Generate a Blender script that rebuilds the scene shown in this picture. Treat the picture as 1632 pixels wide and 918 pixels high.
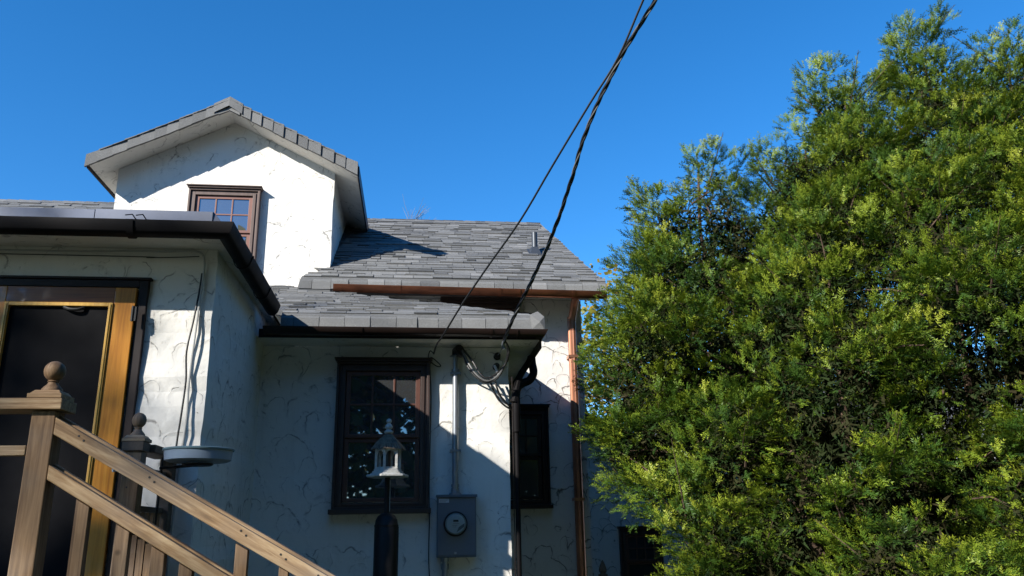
import bpy, math, random
import numpy as np
from mathutils import Vector, Matrix
for o in list(bpy.data.objects): bpy.data.objects.remove(o)
SC = bpy.context.scene
COL = SC.collection
R = math.radians
rng = random.Random(7)

# ------------------------------------------------------------------ camera
cd = bpy.data.cameras.new('camera'); cam = bpy.data.objects.new('camera', cd); COL.objects.link(cam)
p, yw, rl = R(16.8), R(6.83), R(-1.08)
fwd = Vector((math.sin(yw)*math.cos(p), math.cos(yw)*math.cos(p), math.sin(p)))
rt = Vector((math.cos(yw), -math.sin(yw), 0)); up = rt.cross(fwd)
r2 = rt*math.cos(rl) + up*math.sin(rl); u2 = up*math.cos(rl) - rt*math.sin(rl)
M = Matrix((r2, u2, -fwd)).transposed().to_4x4(); M.translation = Vector((0, 0, 1.6))
cam.matrix_world = M
cd.sensor_width = 36; cd.lens = 1290/1632*36; cd.clip_start = .05; cd.clip_end = 1500
SC.camera = cam

# ------------------------------------------------------------------ sky, sun, exposure
w = bpy.data.worlds.new('World'); SC.world = w; w.use_nodes = True
nt = w.node_tree; nt.nodes.clear()
sky = nt.nodes.new('ShaderNodeTexSky'); sky.sky_type = 'NISHITA'; sky.sun_disc = False
SUN = Vector((-1.18, -1.0, .84)).normalized()          # towards the sun
sky.sun_elevation = math.asin(SUN.z); sky.sun_rotation = math.atan2(SUN.x, SUN.y)
sky.air_density = 1.0; sky.dust_density = .0; sky.ozone_density = 5.0; sky.altitude = 900
bg = nt.nodes.new('ShaderNodeBackground'); bg.inputs[1].default_value = .132
wo = nt.nodes.new('ShaderNodeOutputWorld')
hs = nt.nodes.new('ShaderNodeHueSaturation'); hs.inputs['Saturation'].default_value = 1.24; nt.links.new(sky.outputs[0], hs.inputs['Color']); nt.links.new(hs.outputs[0], bg.inputs[0]); nt.links.new(bg.outputs[0], wo.inputs[0])
sl = bpy.data.lights.new('sun', 'SUN'); sl.energy = 5.0; sl.angle = R(.53); sl.color = (1, .95, .86)
so = bpy.data.objects.new('sun', sl); COL.objects.link(so); so.location = (-12, -10, 20)
so.rotation_euler = (-SUN).to_track_quat('-Z', 'Y').to_euler()
SC.view_settings.view_transform = 'Standard'; SC.view_settings.look = 'None'
SC.view_settings.exposure = .85; SC.view_settings.gamma = 1

# ------------------------------------------------------------------ node helpers
def newmat(name):
    m = bpy.data.materials.new(name); m.use_nodes = True
    n = m.node_tree.nodes; n.clear()
    out = n.new('ShaderNodeOutputMaterial'); b = n.new('ShaderNodeBsdfPrincipled')
    m.node_tree.links.new(b.outputs[0], out.inputs[0])
    return m, m.node_tree, b, out
def N(nt, typ, **kw):
    n = nt.nodes.new(typ)
    for k, v in kw.items():
        if k.startswith('i_'):
            key = k[2:]; key = int(key) if key.isdigit() else key.replace('_', ' ')
            n.inputs[key].default_value = v
        else: setattr(n, k, v)
    return n
def L(nt, a, b): nt.links.new(a, b)
def mth(nt, op, a, b=None, c=None, clamp=False):
    n = nt.nodes.new('ShaderNodeMath'); n.operation = op; n.use_clamp = clamp
    for i, v in enumerate((a, b, c)):
        if v is None: continue
        if isinstance(v, (int, float)): n.inputs[i].default_value = v
        else: nt.links.new(v, n.inputs[i])
    return n.outputs[0]
def ramp(nt, fac, stops):
    n = nt.nodes.new('ShaderNodeValToRGB'); e = n.color_ramp.elements
    while len(e) < len(stops): e.new(.5)
    for el, (pos, c) in zip(e, stops):
        el.position = pos; el.color = (*c, 1) if len(c) == 3 else c
    nt.links.new(fac, n.inputs[0]); return n.outputs[0]
def mixc(nt, fac, a, b, mode='MIX'):
    n = nt.nodes.new('ShaderNodeMix'); n.data_type = 'RGBA'; n.blend_type = mode
    for i, v in ((0, fac), (6, a), (7, b)):
        if isinstance(v, (int, float)): n.inputs[i].default_value = v
        elif isinstance(v, tuple): n.inputs[i].default_value = (*v, 1)
        else: nt.links.new(v, n.inputs[i])
    return n.outputs[2]
def coords(nt, scale=(1, 1, 1), rot=(0, 0, 0)):
    t = nt.nodes.new('ShaderNodeTexCoord'); mr = nt.nodes.new('ShaderNodeMapping'); mp = nt.nodes.new('ShaderNodeMapping')
    mr.inputs['Rotation'].default_value = rot; mp.inputs['Scale'].default_value = scale
    nt.links.new(t.outputs['Object'], mr.inputs[0]); nt.links.new(mr.outputs[0], mp.inputs[0]); return mp.outputs[0]
def noise(nt, vec, scale, detail=4, rough=.55, dist=0):
    n = nt.nodes.new('ShaderNodeTexNoise'); n.inputs['Scale'].default_value = scale
    n.inputs['Detail'].default_value = detail; n.inputs['Roughness'].default_value = rough
    n.inputs['Distortion'].default_value = dist; nt.links.new(vec, n.inputs['Vector']); return n.outputs[0]
def bump(nt, b, h, strength=.5, dist=.01, prev=None):
    n = nt.nodes.new('ShaderNodeBump'); n.inputs['Strength'].default_value = strength
    n.inputs['Distance'].default_value = dist; nt.links.new(h, n.inputs['Height'])
    if prev is not None: nt.links.new(prev, n.inputs['Normal'])
    nt.links.new(n.outputs[0], b.inputs['Normal']); return n.outputs[0]

# ------------------------------------------------------------------ materials
def stucco(name, base=(.78, .76, .72), dirt_shadow=.75, thr=.5):
    m, nt, b, out = newmat(name)
    v = coords(nt)
    # wobble the coordinates so that the trowel arcs are hand made
    wn = N(nt, 'ShaderNodeTexNoise', i_Scale=5.0, i_Detail=3.0); L(nt, v, wn.inputs['Vector'])
    sb = N(nt, 'ShaderNodeVectorMath', operation='SUBTRACT'); L(nt, wn.outputs['Color'], sb.inputs[0]); sb.inputs[1].default_value = (.5, .5, .5)
    sc = N(nt, 'ShaderNodeVectorMath', operation='SCALE'); L(nt, sb.outputs[0], sc.inputs[0]); sc.inputs['Scale'].default_value = .17
    ad = N(nt, 'ShaderNodeVectorMath', operation='ADD'); L(nt, v, ad.inputs[0]); L(nt, sc.outputs[0], ad.inputs[1])
    lines = []; ridges = []
    for k, (scl, rad, off) in enumerate(((3.0, .40, 0), (2.3, .47, 7.3), (4.6, .38, 3.1))):
        a2 = N(nt, 'ShaderNodeVectorMath', operation='ADD'); L(nt, ad.outputs[0], a2.inputs[0]); a2.inputs[1].default_value = (off, off*1.7, off*.6)
        vo = N(nt, 'ShaderNodeTexVoronoi', i_Scale=scl); L(nt, a2.outputs[0], vo.inputs['Vector'])
        d = vo.outputs['Distance']
        rel = N(nt, 'ShaderNodeVectorMath', operation='SUBTRACT'); L(nt, a2.outputs[0], rel.inputs[0]); L(nt, vo.outputs['Position'], rel.inputs[1])
        sx = N(nt, 'ShaderNodeSeparateXYZ'); L(nt, rel.outputs[0], sx.inputs[0])
        upper = mth(nt, 'SMOOTH_MIN', mth(nt, 'MULTIPLY_ADD', sx.outputs[2], 9.0, .6, clamp=True), 1.0, .1)
        delta = mth(nt, 'SUBTRACT', d, rad)
        wid = mth(nt, 'MULTIPLY_ADD', noise(nt, v, 9+k, 3), .07, -.014)
        ln = mth(nt, 'SUBTRACT', 1.0, mth(nt, 'DIVIDE', mth(nt, 'ABSOLUTE', delta), mth(nt, 'MAXIMUM', wid, .003)), clamp=True)
        mask = mth(nt, 'MULTIPLY_ADD', noise(nt, a2.outputs[0], 5.5+k*2, 6, .75), 9.0, -9.0*thr, clamp=True)
        ln = mth(nt, 'MULTIPLY', mth(nt, 'MULTIPLY', ln, upper), mask)
        lines.append(ln)
        rg = mth(nt, 'MULTIPLY', mth(nt, 'SUBTRACT', 1.0, mth(nt, 'MULTIPLY', mth(nt, 'ABSOLUTE', delta), 9.0), clamp=True), upper)
        ridges.append(rg)
    ln = mth(nt, 'MAXIMUM', lines[0], mth(nt, 'MAXIMUM', lines[1], lines[2]))
    # small pits
    vp = N(nt, 'ShaderNodeTexVoronoi', i_Scale=11.0); L(nt, ad.outputs[0], vp.inputs['Vector'])
    pit = mth(nt, 'MULTIPLY', mth(nt, 'LESS_THAN', vp.outputs['Distance'], .07), mth(nt, 'GREATER_THAN', noise(nt, v, 2.1, 3), .6))
    ln = mth(nt, 'MAXIMUM', ln, mth(nt, 'MULTIPLY', pit, .8))
    for sc_, of_, wd_ in ((6.5, 3.7, .012), (11.0, 9.1, .016)):  # short squiggles: fine shadow marks painted into the wall colour
        o3 = N(nt, 'ShaderNodeVectorMath', operation='ADD'); L(nt, ad.outputs[0], o3.inputs[0]); o3.inputs[1].default_value = (of_, of_, of_)
        sq = mth(nt, 'SUBTRACT', 1.0, mth(nt, 'DIVIDE', mth(nt, 'ABSOLUTE', mth(nt, 'SUBTRACT', noise(nt, o3.outputs[0], sc_, 2, .5), .5)), wd_), clamp=True)
        mk = mth(nt, 'MULTIPLY_ADD', noise(nt, o3.outputs[0], sc_*.8, 5, .75), 10.0, -5.7, clamp=True)
        ln = mth(nt, 'MAXIMUM', ln, mth(nt, 'MULTIPLY', mth(nt, 'MULTIPLY', sq, mk), .75))
    bs = mixc(nt, noise(nt, v, 1.3, 5), base, tuple(c*f for c, f in zip(base, (.86, .85, .82))))
    st = mth(nt, 'MULTIPLY_ADD', noise(nt, coords(nt, (9, 9, .7)), 1.0, 5, .65), 3.2, -1.75, clamp=True)
    bs = mixc(nt, mth(nt, 'MULTIPLY', st, .28), bs, (.36, .34, .30))
    rsum = mth(nt, 'MULTIPLY', mth(nt, 'MAXIMUM', ridges[0], mth(nt, 'MAXIMUM', ridges[1], ridges[2])), mth(nt, 'MULTIPLY_ADD', noise(nt, v, 17, 6, .75), 5.0, -2.4, clamp=True))
    bs = mixc(nt, mth(nt, 'MULTIPLY', rsum, .45*dirt_shadow), bs, (.24, .23, .21))
    grime = mth(nt, 'MULTIPLY_ADD', noise(nt, v, 3.0, 8, .7), 3.0, -1.75, clamp=True)
    bs = mixc(nt, mth(nt, 'MULTIPLY', grime, .35), bs, (.42, .40, .36))
    colr = mixc(nt, mth(nt, 'MULTIPLY', ln, dirt_shadow), bs, (.06, .055, .05))
    L(nt, colr, b.inputs['Base Color']); b.inputs['Roughness'].default_value = .9
    rs = mth(nt, 'ADD', ridges[0], mth(nt, 'ADD', ridges[1], ridges[2]))
    h = mth(nt, 'ADD', mth(nt, 'MULTIPLY', rs, .5), mth(nt, 'ADD', mth(nt, 'MULTIPLY', noise(nt, v, 14, 6, .6), .9), mth(nt, 'MULTIPLY', ln, -.6)))
    bump(nt, b, h, .5, .009)
    return m
STUC = stucco('white_stucco', thr=.46)
STUD = stucco('weathered_stucco', (.68, .67, .65), .95, .38)

def simple(name, col, rough=.5, metal=0, var=.25, nscale=6, spec=.5, bmp=0, bscale=60, coat=0, col2=None, stretch=(1, 1, 1)):
    m, nt, b, out = newmat(name); v = coords(nt, stretch)
    c2 = col2 or tuple(c*(1-var) for c in col)
    f = mth(nt, 'MULTIPLY_ADD', noise(nt, v, nscale, 6, .65), 2.4, -.7, clamp=True)
    L(nt, mixc(nt, f, col, c2), b.inputs['Base Color'])
    L(nt, mth(nt, 'MULTIPLY_ADD', noise(nt, v, nscale*2, 4), .25, rough-.12), b.inputs['Roughness'])
    b.inputs['Metallic'].default_value = metal; b.inputs['Specular IOR Level'].default_value = spec
    b.inputs['Coat Weight'].default_value = coat
    if bmp: bump(nt, b, noise(nt, v, bscale, 4), bmp, .004)
    return m
def shingle(name):
    m, nt, b, out = newmat(name); v = coords(nt)
    at = N(nt, 'ShaderNodeAttribute', attribute_name='tint')
    base = ramp(nt, at.outputs['Fac'], [(0, (.07, .072, .074)), (.3, (.105, .107, .107)), (.65, (.135, .137, .136)), (1, (.18, .18, .178))])
    g = mth(nt, 'MULTIPLY_ADD', noise(nt, v, 260, 2), 1.1, .45)
    g2 = mth(nt, 'MULTIPLY_ADD', noise(nt, v, 5, 5, .6), .5, .75)
    c = mixc(nt, 1.0, base, mth(nt, 'MULTIPLY', g, g2), 'MULTIPLY')
    sp = mth(nt, 'GREATER_THAN', noise(nt, v, 420, 1), .66)
    c = mixc(nt, mth(nt, 'MULTIPLY', sp, .5), c, (.5, .5, .52))
    L(nt, c, b.inputs['Base Color']); b.inputs['Roughness'].default_value = .85
    bump(nt, b, noise(nt, v, 300, 3), .5, .003); return m
SHIN = shingle('grey_asphalt_shingle')
def wood(name, c1, c2, c3, rough=.65, sx=(3, 60, 60), bmp=.35, spec=.3, coat=0, grey=0., rot=(0, 0, 0)):
    m, nt, b, out = newmat(name); v = coords(nt, sx, rot)
    g = noise(nt, v, 1.0, 7, .62, .6); v2 = coords(nt); big = noise(nt, v2, 2.3, 4)
    c = ramp(nt, g, [(.28, c1), (.5, c2), (.72, c3)])
    if grey:
        gm = mth(nt, 'MULTIPLY_ADD', big, 3.2, -1.45, clamp=True)
        c = mixc(nt, mth(nt, 'MULTIPLY', gm, grey), c, (.30, .28, .25))
    vo = N(nt, 'ShaderNodeTexVoronoi', i_Scale=3.0); L(nt, v2, vo.inputs['Vector'])
    kn = mth(nt, 'SUBTRACT', 1.0, mth(nt, 'MULTIPLY', vo.outputs['Distance'], 22), clamp=True)
    c = mixc(nt, kn, c, tuple(x*.35 for x in c1))
    L(nt, c, b.inputs['Base Color']); b.inputs['Roughness'].default_value = rough
    b.inputs['Specular IOR Level'].default_value = spec; b.inputs['Coat Weight'].default_value = coat
    bump(nt, b, g, bmp, .003); return m
WX = wood('weathered_cedar', (.09, .048, .022), (.26, .16, .078), (.46, .33, .19), grey=.45)
WXS = wood('weathered_cedar_handrail', (.09, .048, .022), (.26, .16, .078), (.46, .33, .19), grey=.45, rot=(0, R(-30), 0), sx=(4, 45, 45))
WZ = wood('weathered_cedar_upright', (.075, .04, .02), (.17, .10, .05), (.27, .17, .09), sx=(60, 60, 3), grey=.4)
WDK = wood('aged_shaded_cedar', (.04, .025, .016), (.08, .05, .03), (.12, .08, .05), sx=(60, 3, 60), grey=.3)  # return rail's shaded side darkened into the wood; dark deck boards bounce less
VARN = wood('varnished_fir', (.34, .12, .012), (.50, .20, .02), (.62, .28, .035), .32, (50, 50, 2.5), .1, .5, .5)
VARNH = wood('shaded_varnished_rail', (.17, .06, .018), (.26, .10, .026), (.34, .13, .034), .32, (2.5, 50, 50), .1, .5, .5)  # eave shade on the door rails is darkened into this varnish
VARNL = wood('varnished_fir_moulding', (.45, .25, .05), (.58, .34, .07), (.68, .42, .10), .32, (50, 50, 2.5), .1, .5, .5)
BRN = simple('dark_brown_paint', (.018, .010, .009), .5, var=.4, spec=.3)
TRIM = simple('window_casing_brown', (.050, .030, .025), .5, var=.3)
SASH = simple('sash_oxblood_brown', (.11, .045, .032), .45, var=.25)
GUTB = simple('brown_gutter_enamel', (.020, .011, .009), .4, var=.5, nscale=5, spec=.35)
GUTK = simple('black_gutter_enamel', (.010, .009, .010), .6, var=.5, nscale=4, spec=.12)
FLSH = simple('grey_metal_flashing', (.17, .19, .25), .42, .3, var=.45, nscale=2)
COPP = simple('aged_copper', (.62, .28, .17), .42, .65, nscale=4, col2=(.20, .075, .045), stretch=(1, 1, .3))
COPG = simple('dark_aged_copper', (.40, .15, .08), .36, .9, nscale=7, col2=(.10, .045, .03), stretch=(.6, 1, 3))
COPB = simple('bright_copper', (.78, .42, .28), .32, .8, nscale=5, col2=(.42, .17, .10), stretch=(1, 1, .3))
GALV = simple('galvanised_steel', (.34, .37, .41), .4, .7, var=.3, nscale=9)
MBOX = simple('grey_meter_enamel', (.13, .155, .19), .45, .15, var=.15, nscale=4)
BLKP = simple('black_rubber', (.012, .012, .013), .5, var=.3)
CBLG = simple('grey_cable_jacket', (.14, .14, .14), .5, var=.3)
CBLW = simple('white_cable_jacket', (.45, .45, .43), .5, var=.2)
SCRN = simple('black_insect_screen', (.0045, .0045, .006), .8, var=.3, nscale=3, spec=.15)
WHTP = simple('peeling_white_paint', (.60, .60, .57), .6, var=.45, nscale=30, bmp=.4)
SHAK = simple('cedar_shake', (.24, .18, .12), .8, nscale=22, col2=(.05, .04, .035), bmp=.5)
DISH = simple('blue_grey_plastic', (.24, .31, .40), .42, var=.1)
DISHR = simple('teal_grey_plastic_rim', (.15, .24, .28), .4, var=.1)
STEEL = simple('black_steel', (.010, .009, .010), .5, var=.3, spec=.3)
LABW = simple('white_label', (.6, .6, .62), .5, var=.1)
LABK = simple('black_display', (.01, .012, .012), .3)
FACE = simple('meter_dial', (.42, .45, .44), .4, var=.1)
LEAD = simple('lead_flashing', (.075, .085, .10), .45, .5, var=.3)
BARK = simple('brown_bark', (.12, .075, .05), .9, nscale=18, var=.6, bmp=.8, bscale=40, stretch=(1, 1, .3))
BARKG = simple('grey_twig_bark', (.28, .26, .25), .85, nscale=18, var=.5)
GRS = simple('lawn_green', (.035, .06, .018), .95, nscale=1.5, col2=(.06, .07, .025), bmp=.8, bscale=50)
CONC = simple('concrete', (.32, .31, .29), .9, var=.2, bmp=.3)
def glass(name, tint=(.01, .012, .015), refl=.16):
    m, nt, b, out = newmat(name)
    b.inputs['Base Color'].default_value = (*tint, 1); b.inputs['Roughness'].default_value = .6
    gl = N(nt, 'ShaderNodeBsdfGlossy', i_Roughness=.015); gl.inputs[0].default_value = (.9, .95, 1, 1)
    v = coords(nt); bp = N(nt, 'ShaderNodeBump', i_Strength=.12, i_Distance=.01); L(nt, noise(nt, v, 2.5, 1), bp.inputs['Height']); L(nt, bp.outputs[0], gl.inputs['Normal'])
    lw = N(nt, 'ShaderNodeLayerWeight', i_Blend=.15)
    f = mth(nt, 'MULTIPLY_ADD', lw.outputs['Fresnel'], .8, refl, clamp=True)
    mx = nt.nodes.new('ShaderNodeMixShader'); L(nt, f, mx.inputs[0]); L(nt, b.outputs[0], mx.inputs[1]); L(nt, gl.outputs[0], mx.inputs[2])
    L(nt, mx.outputs[0], out.inputs[0]); return m
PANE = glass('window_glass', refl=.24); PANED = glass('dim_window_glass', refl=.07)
def clearglass(name):
    m, nt, b, out = newmat(name); b.inputs['Base Color'].default_value = (.9, .95, .95, 1)
    b.inputs['Transmission Weight'].default_value = 1; b.inputs['Roughness'].default_value = .03; b.inputs['IOR'].default_value = 1.3; return m
MGL = clearglass('meter_glass')
def leafmat(name, stops, trans=.3, rough=.5, spec=.3):
    m, nt, b, out = newmat(name)
    at = N(nt, 'ShaderNodeAttribute', attribute_name='tint')
    c = ramp(nt, at.outputs['Fac'], stops)
    L(nt, c, b.inputs['Base Color']); b.inputs['Roughness'].default_value = rough; b.inputs['Specular IOR Level'].default_value = spec
    tr = N(nt, 'ShaderNodeBsdfTranslucent'); c2 = mixc(nt, 1.0, c, (1.0, 1.0, .45), 'MULTIPLY'); L(nt, c2, tr.inputs[0])
    mx = nt.nodes.new('ShaderNodeMixShader'); mx.inputs[0].default_value = trans
    L(nt, b.outputs[0], mx.inputs[1]); L(nt, tr.outputs[0], mx.inputs[2]); L(nt, mx.outputs[0], out.inputs[0]); return m
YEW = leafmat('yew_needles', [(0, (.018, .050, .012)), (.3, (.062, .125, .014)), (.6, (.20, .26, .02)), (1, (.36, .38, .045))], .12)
YEWD = leafmat('shaded_inner_yew_needles', [(0, (.035, .03, .015)), (.5, (.022, .045, .014)), (1, (.03, .06, .018))], .1, .8, .03)  # crown's inner shade darkened into the needle colours
MAPL = leafmat('autumn_maple_leaves', [(0, (.10, .14, .03)), (.5, (.24, .24, .04)), (1, (.40, .22, .04))], .4)
OAKL = leafmat('green_leaves', [(0, (.03, .06, .015)), (.7, (.08, .11, .02)), (1, (.25, .17, .03))], .3)
FIRL = leafmat('dark_fir_foliage', [(0, (.012, .03, .012)), (1, (.03, .055, .02))], .1)

# ------------------------------------------------------------------ mesh builder
ORG = {}
class MB:
    def __init__(s): s.v = []; s.f = []; s.t = []
    def add(s, vs, fs, tint=0.5):
        n = len(s.v); s.v += [tuple(v) for v in vs]; s.f += [tuple(i+n for i in f) for f in fs]; s.t += [tint]*len(vs); return s
    def box(s, x0, x1, y0, y1, z0, z1, tint=.5):
        return s.hexa([(x0, y0, z0), (x1, y0, z0), (x1, y1, z0), (x0, y1, z0), (x0, y0, z1), (x1, y0, z1), (x1, y1, z1), (x0, y1, z1)], tint)
    def hexa(s, vs, tint=.5):
        return s.add(vs, [(0, 3, 2, 1), (4, 5, 6, 7), (0, 1, 5, 4), (1, 2, 6, 5), (2, 3, 7, 6), (3, 0, 4, 7)], tint)
    def beam(s, a, b, wy, hz, side=(0, 1, 0)):
        # board from a to b; side vector is its width direction, vertical cut ends
        a = Vector(a); b = Vector(b); sd = Vector(side).normalized()*wy/2; u = Vector((0, 0, hz/2))
        if abs((b-a).normalized().z) > .9: u = (b-a).cross(sd).normalized()*hz/2
        return s.hexa([a-sd-u, b-sd-u, b+sd-u, a+sd-u, a-sd+u, b-sd+u, b+sd+u, a+sd+u])
    def tube(s, pts, r, seg=8, cap=True, tint=.5):
        pts = [Vector(q) for q in pts]; n = len(pts); rs = r if isinstance(r, (list, tuple)) else [r]*n
        vs = []; fs = []; pn = None
        for i, q in enumerate(pts):
            t = (pts[min(i+1, n-1)]-pts[max(i-1, 0)])
            t = t.normalized() if t.length > 1e-9 else Vector((0, 0, 1))
            if pn is None: pn = t.orthogonal().normalized()
            else:
                pn = pn-t*pn.dot(t); pn = pn.normalized() if pn.length > 1e-6 else t.orthogonal().normalized()
            bn = t.cross(pn)
            for k in range(seg):
                a = 2*math.pi*k/seg; vs.append(q+(pn*math.cos(a)+bn*math.sin(a))*rs[i])
        for i in range(n-1):
            for k in range(seg):
                fs.append((i*seg+k, i*seg+(k+1) % seg, (i+1)*seg+(k+1) % seg, (i+1)*seg+k))
        if cap: fs += [tuple(range(seg))[::-1], tuple((n-1)*seg+k for k in range(seg))]
        return s.add(vs, fs, tint)
    def lathe(s, c, prof, seg=20, axis=(0, 0, 1), phase=0):
        ax = Vector(axis).normalized(); e1 = ax.orthogonal().normalized() if abs(ax.z) < .99 else Vector((1, 0, 0)); e2 = ax.cross(e1); c = Vector(c)
        vs = []; fs = []; n = len(prof)
        for r_, h in prof:
            for k in range(seg):
                a = 2*math.pi*(k+phase)/seg; vs.append(c+ax*h+(e1*math.cos(a)+e2*math.sin(a))*max(r_, 1e-4))
        for i in range(n-1):
            for k in range(seg): fs.append((i*seg+k, i*seg+(k+1) % seg, (i+1)*seg+(k+1) % seg, (i+1)*seg+k))
        fs += [tuple(range(seg))[::-1], tuple((n-1)*seg+k for k in range(seg))]
        return s.add(vs, fs)
    def sweep(s, path, prof, closed=True):
        # prof: (outward offset, z) ; path: (x, y, z) polyline in plan with mitred corners, outward = right of travel
        n = len(path); vs = []; fs = []; m = len(prof)
        for i in range(n):
            q = Vector(path[i]); d0 = (Vector(path[i])-Vector(path[i-1])) if i else None; d1 = (Vector(path[i+1])-Vector(path[i])) if i < n-1 else None
            ds = [Vector((d.x, d.y, 0)).normalized() for d in (d0, d1) if d is not None]
            ns = [Vector((d.y, -d.x, 0)) for d in ds]
            nn = (ns[0]+ns[-1]).normalized(); k = 1/max(nn.dot(ns[0]), .2)
            for o, z in prof: vs.append(q+nn*o*k+Vector((0, 0, z)))
        for i in range(n-1):
            for j in range(m if closed else m-1):
                fs.append((i*m+j, i*m+(j+1) % m, (i+1)*m+(j+1) % m, (i+1)*m+j))
        if closed: fs += [tuple(range(m))[::-1], tuple((n-1)*m+j for j in range(m))]
        return s.add(vs, fs)
    def build(s, name, mat, parent=None, smooth=False, bevel=0, label=None):
        o0 = Vector((0, 0, 0)); q = parent
        while q is not None:
            if q.name in ORG: o0 = ORG[q.name]; break
            q = q.parent
        me = bpy.data.meshes.new(name)
        me.from_pydata([tuple(Vector(v)-o0) for v in s.v], [], s.f); me.materials.append(mat)
        at = me.attributes.new('tint', 'FLOAT', 'POINT'); at.data.foreach_set('value', s.t)
        if smooth:
            me.polygons.foreach_set('use_smooth', [True]*len(me.polygons))
        me.update()
        ob = bpy.data.objects.new(name, me); COL.objects.link(ob)
        if parent is not None: ob.parent = parent
        if bevel:
            b = ob.modifiers.new('bevel', 'BEVEL'); b.width = bevel; b.segments = 2; b.limit_method = 'ANGLE'; b.angle_limit = R(40)
        if smooth:
            e = ob.modifiers.new('edge', 'EDGE_SPLIT'); e.split_angle = R(42)
        if label: ob['label'] = label
        return ob
def thing(name, loc, label, cat, group=None):
    o = bpy.data.objects.new(name, None); COL.objects.link(o); o.location = loc; o.empty_display_size = .2
    ORG[o.name] = Vector(loc); o['label'] = label; o['category'] = cat
    if group: o['group'] = group
    return o
def tag(o, label, cat, group=None):
    o['label'] = label; o['category'] = cat
    if group: o['group'] = group
    return o
def smoothpts(P, n=6):
    P = [Vector(q) for q in P]; out = []
    for i in range(len(P)-1):
        a = P[max(i-1, 0)]; b = P[i]; c = P[i+1]; d = P[min(i+2, len(P)-1)]
        for k in range(n):
            t = k/n; out.append(.5*((2*b)+(c-a)*t+(2*a-5*b+4*c-d)*t*t+(3*b-a-3*c+d)*t**3))
    out.append(P[-1]); return out

# ------------------------------------------------------------------ ground
g = MB(); g.add([(-400, -400, 0), (400, -400, 0), (400, 400, 0), (-400, 400, 0)], [(0, 1, 2, 3)])
go = g.build('ground', GRS); go['kind'] = 'structure'

# ================================================================== THE HOUSE
YA, YB, YC = 6.8, 5.1, 8.6            # front faces: right addition, entry, main wall
XB = -1.29                            # right face of the entry wing
H = thing('stucco_house', (-1.0, 7.5, 0), 'white stucco house with grey shingled roofs, a gabled dormer and copper gutter', 'house')

def rough_prism(mb, poly, z0, z1, jit=.004, step=.12):
    """upright prism whose corners wander a little like trowelled render"""
    n = max(2, int((z1-z0)/step)); r = random.Random(len(poly)*7+int(z1*10))
    rings = []
    for k in range(n+1):
        z = z0+(z1-z0)*k/n; rings.append([(x+r.uniform(-jit, jit), y+r.uniform(-jit, jit), z) for x, y in poly])
    m = len(poly); vs = [q for rg in rings for q in rg]; fs = []
    for k in range(n):
        for j in range(m): fs.append((k*m+j, k*m+(j+1) % m, (k+1)*m+(j+1) % m, (k+1)*m+j))
    fs += [tuple(range(m))[::-1], tuple(n*m+j for j in range(m))]
    mb.add(vs, fs)

# walls
mb = MB(); rough_prism(mb, [(-7, YC), (1.80, YC), (1.80, 13.0), (-7, 13.0)], 0, 4.08)
main_wall = mb.build('wall', STUD, H)
mb = MB(); rough_prism(mb, [(XB-.3, YA), (.77, YA), (.77, YC-.003), (XB-.3, YC-.003)], 0, 3.126)
mb.build('addition_wall', STUC, H)
mb = MB(); rough_prism(mb, [(-7, YB), (XB, YB), (XB, YC-.006), (-7, YC-.006)], 0, 3.372, .006, .09)
mb.build('entry_wall', STUC, H)
# gable ends of the main roof (closed triangles)
for x in (1.795, -6.995):
    mb = MB(); mb.add([(x, 8.62, 4.082), (x, 13.0, 4.0), (x, 10.64, 5.62), (x-.1, 8.62, 4.082), (x-.1, 13.0, 4.0), (x-.1, 10.64, 5.62)], [(0, 1, 2), (3, 5, 4), (0, 3, 4, 1), (1, 4, 5, 2), (2, 5, 3, 0)])
    mb.build('gable_end', STUC, H)

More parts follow.
